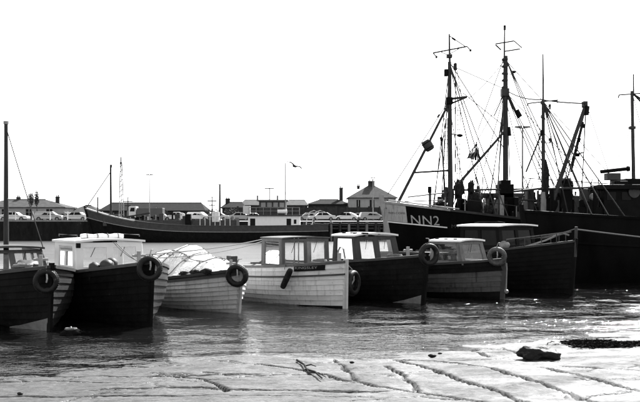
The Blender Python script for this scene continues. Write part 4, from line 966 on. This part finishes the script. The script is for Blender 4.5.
house('low grey cottage with a slate hipped roof at the far left', -25, 64, 172, 207, 199, brickm, slate, 8, .6, [(.57, .64, .3, .85, 'window'), (.80, .87, .05, .85, 'door'), (.3, .36, .3, .85, 'window'), (.1, .17, .3, .85, 'window')], [(.41, .7, 196.5), (.86, .7, 196)])
house('low pale shed behind the coaster bow', 68, 98, 178, 212, 205, brickm, slate, 8, .3, [(.3, .42, .3, .8, 'window')], [], 'shed', 'shed')
house('long low dark roofed shed behind the lamp post', 100, 204, 176, 210.5, 202.5, brickd, slated, 9, .12, [(.1, .16, .1, .8, 'door'), (.3, .36, .35, .85, 'window'), (.5, .56, .35, .85, 'window'), (.7, .78, .1, .85, 'door')], [], 'shed', 'shed')
house('small dark house with a chimney left of the coaster deckhouse', 222, 244, 182, 207.5, 202, brickd, slated, 7, .1, [(.55, .68, .3, .8, 'window')], [(.18, .9, 198)])
house('long flat dark warehouse behind the coaster wheelhouse', 240, 307, 186, 205, 199.5, brickd, slate, 10, .05, [(.12+.15*k, .19+.15*k, .4, .8, 'window') for k in range(5)], [], 'warehouse', 'warehouse')
house('low dark building with a tall stack between warehouse and hipped house', 308, 350, 188, 204, 199, brickd, slated, 8, .3, [(.3, .4, .4, .8, 'window'), (.6, .7, .4, .8, 'window')], [(.8, .8, 187)], 'building', 'building')
house('pale house with a tall slate hipped roof above the jetty', 349, 396, 180, 197.5, 184.5, brickm, slate, 9, .46, [(.16, .24, .55, .9, 'window'), (.44, .54, .55, .9, 'window'), (.75, .83, .55, .9, 'window'), (.28, .36, .05, .45, 'door')], [(.50, 1.3, 180), (.22, .6, 185)])
wv = thing('boundary_wall', 'long dark boundary wall behind the parked cars at centre', 'wall', (at(238, 220, 165).x, 165, QZ))
Lw = at(402, 220, 165).x-at(238, 220, 165).x
for k in range(15): MB().box((Lw*(k+.5)/15, 0, 1.25), (Lw/15-.06, .3, 2.5)).build('wall_panel', brickd, wv)
for k in range(16): MB().box((Lw*k/15, -.05, 1.35), (.4, .5, 2.7)).build('pier', brickd, wv)
def tree(label, px, d, top_py, wid, base_h, seed):
    p = at(px, 220, d); t = thing('small_tree', label, 'tree', (p.x, d, QZ), 0, 'small trees on the far quay'); H = at(px, top_py, d).z-QZ; rs = random.Random(seed)
    M = MB().tube([(0, 0, 0), (.05, .02, H*.4), (-.03, 0, H*.75)], .09, 7, .04)
    for k in range(7):
        a = k*2.4; z = H*(.5+.06*k); M.tube([(0, 0, z), (wid*.35*math.cos(a), wid*.35*math.sin(a), z+H*.1)], .03, 5, .012)
    M.build('trunk', bark, t); C = MB()
    for k in range(700):
        th_, ph = rs.random()*6.283, math.acos(2*rs.random()-1); rr = rs.random()**.45*(1+.3*noise.noise(Vector((math.cos(th_)*2, math.sin(th_)*2, ph+seed))))
        c = Vector((wid/2*rr*math.sin(ph)*math.cos(th_), wid/2*rr*math.sin(ph)*math.sin(th_), base_h+(H-base_h)/2*(1+rr*math.cos(ph)))); s = .07+.08*rs.random()
        a, b = Vector((rs.gauss(0, 1), rs.gauss(0, 1), rs.gauss(0, 1))).normalized(), Vector((rs.gauss(0, 1), rs.gauss(0, 1), rs.gauss(0, 1))).normalized()
        C.add([c-a*s, c+b*s*.6, c+a*s, c-b*s*.6], [(0, 1, 2, 3)])
    C.build('crown', leafm, t)
tree('left of two small dark trees before the slate roofed cottage', 31, 150, 192, 1.15, 2.6, 1)
tree('right, taller of two small dark trees before the slate roofed cottage', 36.7, 150, 190.5, .8, 2.4, 2)
for k, (x, y) in enumerate(((158, 207), (212, 209), (232, 207), (66, 213))):
    tree(['bushy dark tree behind the lorry', 'low dark bush left of the tall quay pole', 'dark bush right of the tall quay pole', 'low bush beside the cottage gable'][k], x, 155, y, 3.2, .5, 5+k)

# ------------------------------------------------------------------ lamps, poles, jetty, gull
def lamp(label, px, d, top, head=1):
    p = at(px, 220, d); L = thing('street_lamp', label, 'street lamp', (p.x, d, QZ), 0, 'lamp posts on the far quay'); H = at(px, top, d).z-QZ; k = H/7
    MB().tube([(0, 0, 0), (0, 0, H)], .085*k, 8, .055*k).build('post', steel, L, smooth=True); MB().tube([(0, 0, 0), (0, 0, .9)], .14*k, 8).build('base', steel, L)
    for s in (-1, 1):
        MB().hexa([(s*.05*k, -.14*k, H-.05*k), (s*.62*k, -.1*k, H+.02*k), (s*.62*k, .1*k, H+.02*k), (s*.05*k, .14*k, H-.05*k), (s*.05*k, -.1*k, H+.16*k), (s*.55*k, -.07*k, H+.14*k), (s*.55*k, .07*k, H+.14*k), (s*.05*k, .1*k, H+.16*k)]).build('lamp_head', mastp, L)
lamp('twin headed lamp post rising behind the coaster mid deck', 149.5, 128, 175)
lamp('tall twin headed lamp post seen between the trawler masts', 522.5, 106, 128)
lamp('lamp post in front of the pale hipped roof house', 373, 140, 178)
def pole(label, px, d, top, r, arm=False):
    p = at(px, 220, d); L = thing('quay_pole', label, 'pole', (p.x, d, QZ), 0, 'poles on the far quay'); H = at(px, top, d).z-QZ
    MB().tube([(0, 0, 0), (0, 0, H)], r, 8, r*.75).build('shaft', mastm, L, smooth=True); MB().tube([(0, 0, H), (0, 0, H+.12)], r*1.2, 8).build('cap', steel, L)
    if arm: MB().box((0, 0, H-.5), (1.3, .12, .14)).build('cross_arm', mastm, L); MB().box((0, 0, H-1.1), (.9, .12, .14)).build('cross_arm', mastm, L)
pole('tall dark plain pole left of the small dark house', 219.8, 125, 185, .16)
pole('short pole with cross arms beside the tall plain pole', 212, 128, 197.5, .09, True)
pole('short pole with cross arms behind the lattice mast', 128, 128, 198, .09, True)
jt = thing('jetty', 'dark timber piled jetty below the three light cars', 'jetty', (at(304, 220, 101).x, 101, 0))
Lj = at(420, 220, 101).x-at(304, 220, 101).x
for k in range(14):
    MB().tube([(Lj*k/13, -.1, -2), (Lj*k/13+.05, -.1, 2.2+.15*math.sin(k*2.3))], .16, 8).build('pile', mastp if k % 2 else mastm, jt, smooth=True)
    MB().tube([(Lj*k/13, 2.6, -2), (Lj*k/13, 2.6, 2.0)], .15, 7).build('pile', mastm, jt, smooth=True)
for z in (.75, 1.45): MB().box((Lj/2, .12, z), (Lj, .12, .2)).build('waling', mastm, jt)
for k in range(36): MB().box((Lj*(k+.5)/36, 1.3, 1.98), (Lj/36-.03, 3.2, .1)).build('deck_plank', mastm, jt)
for k in range(22): MB().box((Lj*(k+.5)/22, 2.75, 1.0), (Lj/22-.02, .08, 2.0)).build('back_board', quayd, jt)
MB().box((Lj/2, .1, 1.93-.14), (Lj, .2, .16)).build('edge_beam', darkgrey, jt)
rf_ = thing('quay_railing', 'pale post railing along the edge of the left quay', 'railing', (at(-20, 220, 104.6).x, 104.8, QZ))
for k in range(8): MB().tube([(k*2.05, 0, 0), (k*2.05, 0, 1.15)], .06, 6).build('post', bowwhite, rf_)
for z in (.6, 1.08): MB().tube([(0, 0, z), (14.35, 0, z)], .022, 5).build('rail', steel, rf_)
def gull():
    c = at(294.5, 166.5, 95); me = bpy.data.meshes.new('gull')
    vs = [(0,0,0), (.13,0,.01), (.22,0,.03), (.29,0,.02), (-.16,0,0), (-.30,0,.01), (.04,.16,.08), (.0,.36,.12), (-.1,.62,.05), (.04,-.16,.08), (.0,-.36,.12), (-.1,-.62,.05)]
    es = [(0,1), (1,2), (2,3), (0,4), (4,5), (0,6), (6,7), (7,8), (0,9), (9,10), (10,11)]
    rad_ = [(.085,.085), (.07,.07), (.045,.045), (.012,.012), (.06,.05), (.05,.015), (.09,.035), (.08,.03), (.02,.015), (.09,.035), (.08,.03), (.02,.015)]
    me.from_pydata(vs, es, []); o = bpy.data.objects.new('gull', me); col.objects.link(o); me.materials.append(gullm)
    md = o.modifiers.new('skin', 'SKIN')
    for v, r in zip(me.skin_vertices[0].data, rad_): v.radius = r
    me.skin_vertices[0].data[0].use_root = True
    o.modifiers.new('sub', 'SUBSURF').levels = 1; o.modifiers['sub'].render_levels = 2
    o.location = c; o.scale = (1.7, 1.7, 2.0); o.rotation_euler = (R(-22), R(10), R(-65)); tag(o, 'gull gliding just right of the coaster aerial mast', 'gull')
gull()

# ------------------------------------------------------------------ foreshore details
bu = thing('mooring_buoy', 'dark weedy mooring buoy floating before the left boats', 'buoy', wl(71, 335))
lump('float', weed, bu, (0, 0, .02), (.22, .2, .11), 41, .5, 2); ring(bu, 'lifting_ring', steel, (0, 0, .11), .06, .014, (1, .3, 0)); coil(bu, (0, 0, .11), .12, rope, 2)
def sl(px, py, dz=0): p = on_slip(px, py); return Vector((p.x, p.y, slip_z(p.x, p.y)+dz))
rk = lump('rock', rockm, None, sl(537, 359.5, .06), (.31, .22, .15), 51, .45, 1.5, 4); tag(rk, 'dark wet rock lying on the slip at the water edge', 'rock')
def weeds(name, label, pts, n, spread, seed, ln=.16):
    rs = random.Random(seed); M = MB()
    for k in range(n):
        f_ = rs.random()*(len(pts)-1); i = int(f_); p = pts[i].lerp(pts[i+1], f_-i); c = p+Vector((rs.gauss(0, spread), rs.gauss(0, spread*.6), .0))
        c.z = max(slip_z(c.x, c.y), -.02)+.012+rs.random()*.02
        a = rs.random()*6.28; d_ = Vector((math.cos(a), math.sin(a), rs.uniform(-.05, .15)))*ln*rs.uniform(.5, 1.3); s_ = Vector((-math.sin(a), math.cos(a), .2))*.012
        M.add([c-d_*.5-s_, c+s_*.2-d_*.5+Vector((0, 0, .015)), c+d_*.5+s_, c+d_*.5-s_*.3], [(0, 1, 2, 3)])
    o = M.build(name, weed); tag(o, label, 'seaweed', kind='stuff')
weeds('seaweed', 'dark wet seaweed drift at the right water edge', [sl(583, 342), sl(597, 345), sl(608, 347.5), sl(622, 345), sl(640, 344), sl(670, 343)], 6500, .2, 1, .16)
st = thing('driftwood_branch', 'short dark forked driftwood branch lying on the slip', 'branch', sl(310, 374))
o0 = sl(310, 374)
for (a, b, r) in (((297, 364), (309, 376), .028), ((304, 370), (316, 370), .018), ((306, 373), (322, 381), .03), ((309, 376), (326, 380), .016)):
    MB().tube([sl(*a, .03)-o0, sl((a[0]+b[0])/2+1, (a[1]+b[1])/2, .06)-o0, sl(*b, .03)-o0], r*.7, 7, r*.35).build('limb', net, st, smooth=True)
for (x, y, r) in ((432, 356.5, .05), (440, 354, .03), (352, 364, .03), (20, 395, .03)):
    s_ = lump('stone', rockm, None, sl(x, y, .01), (r*1.4, r, r*.7), x, .3, 2, 2); tag(s_, {432: 'small dark stone at the water edge, largest of four', 440: 'tiny dark stone beside the larger one at the water edge', 352: 'tiny dark stone near the middle of the slip', 20: 'tiny dark stone at the bottom left of the slip'}[x], 'stone', 'stones on the slip')
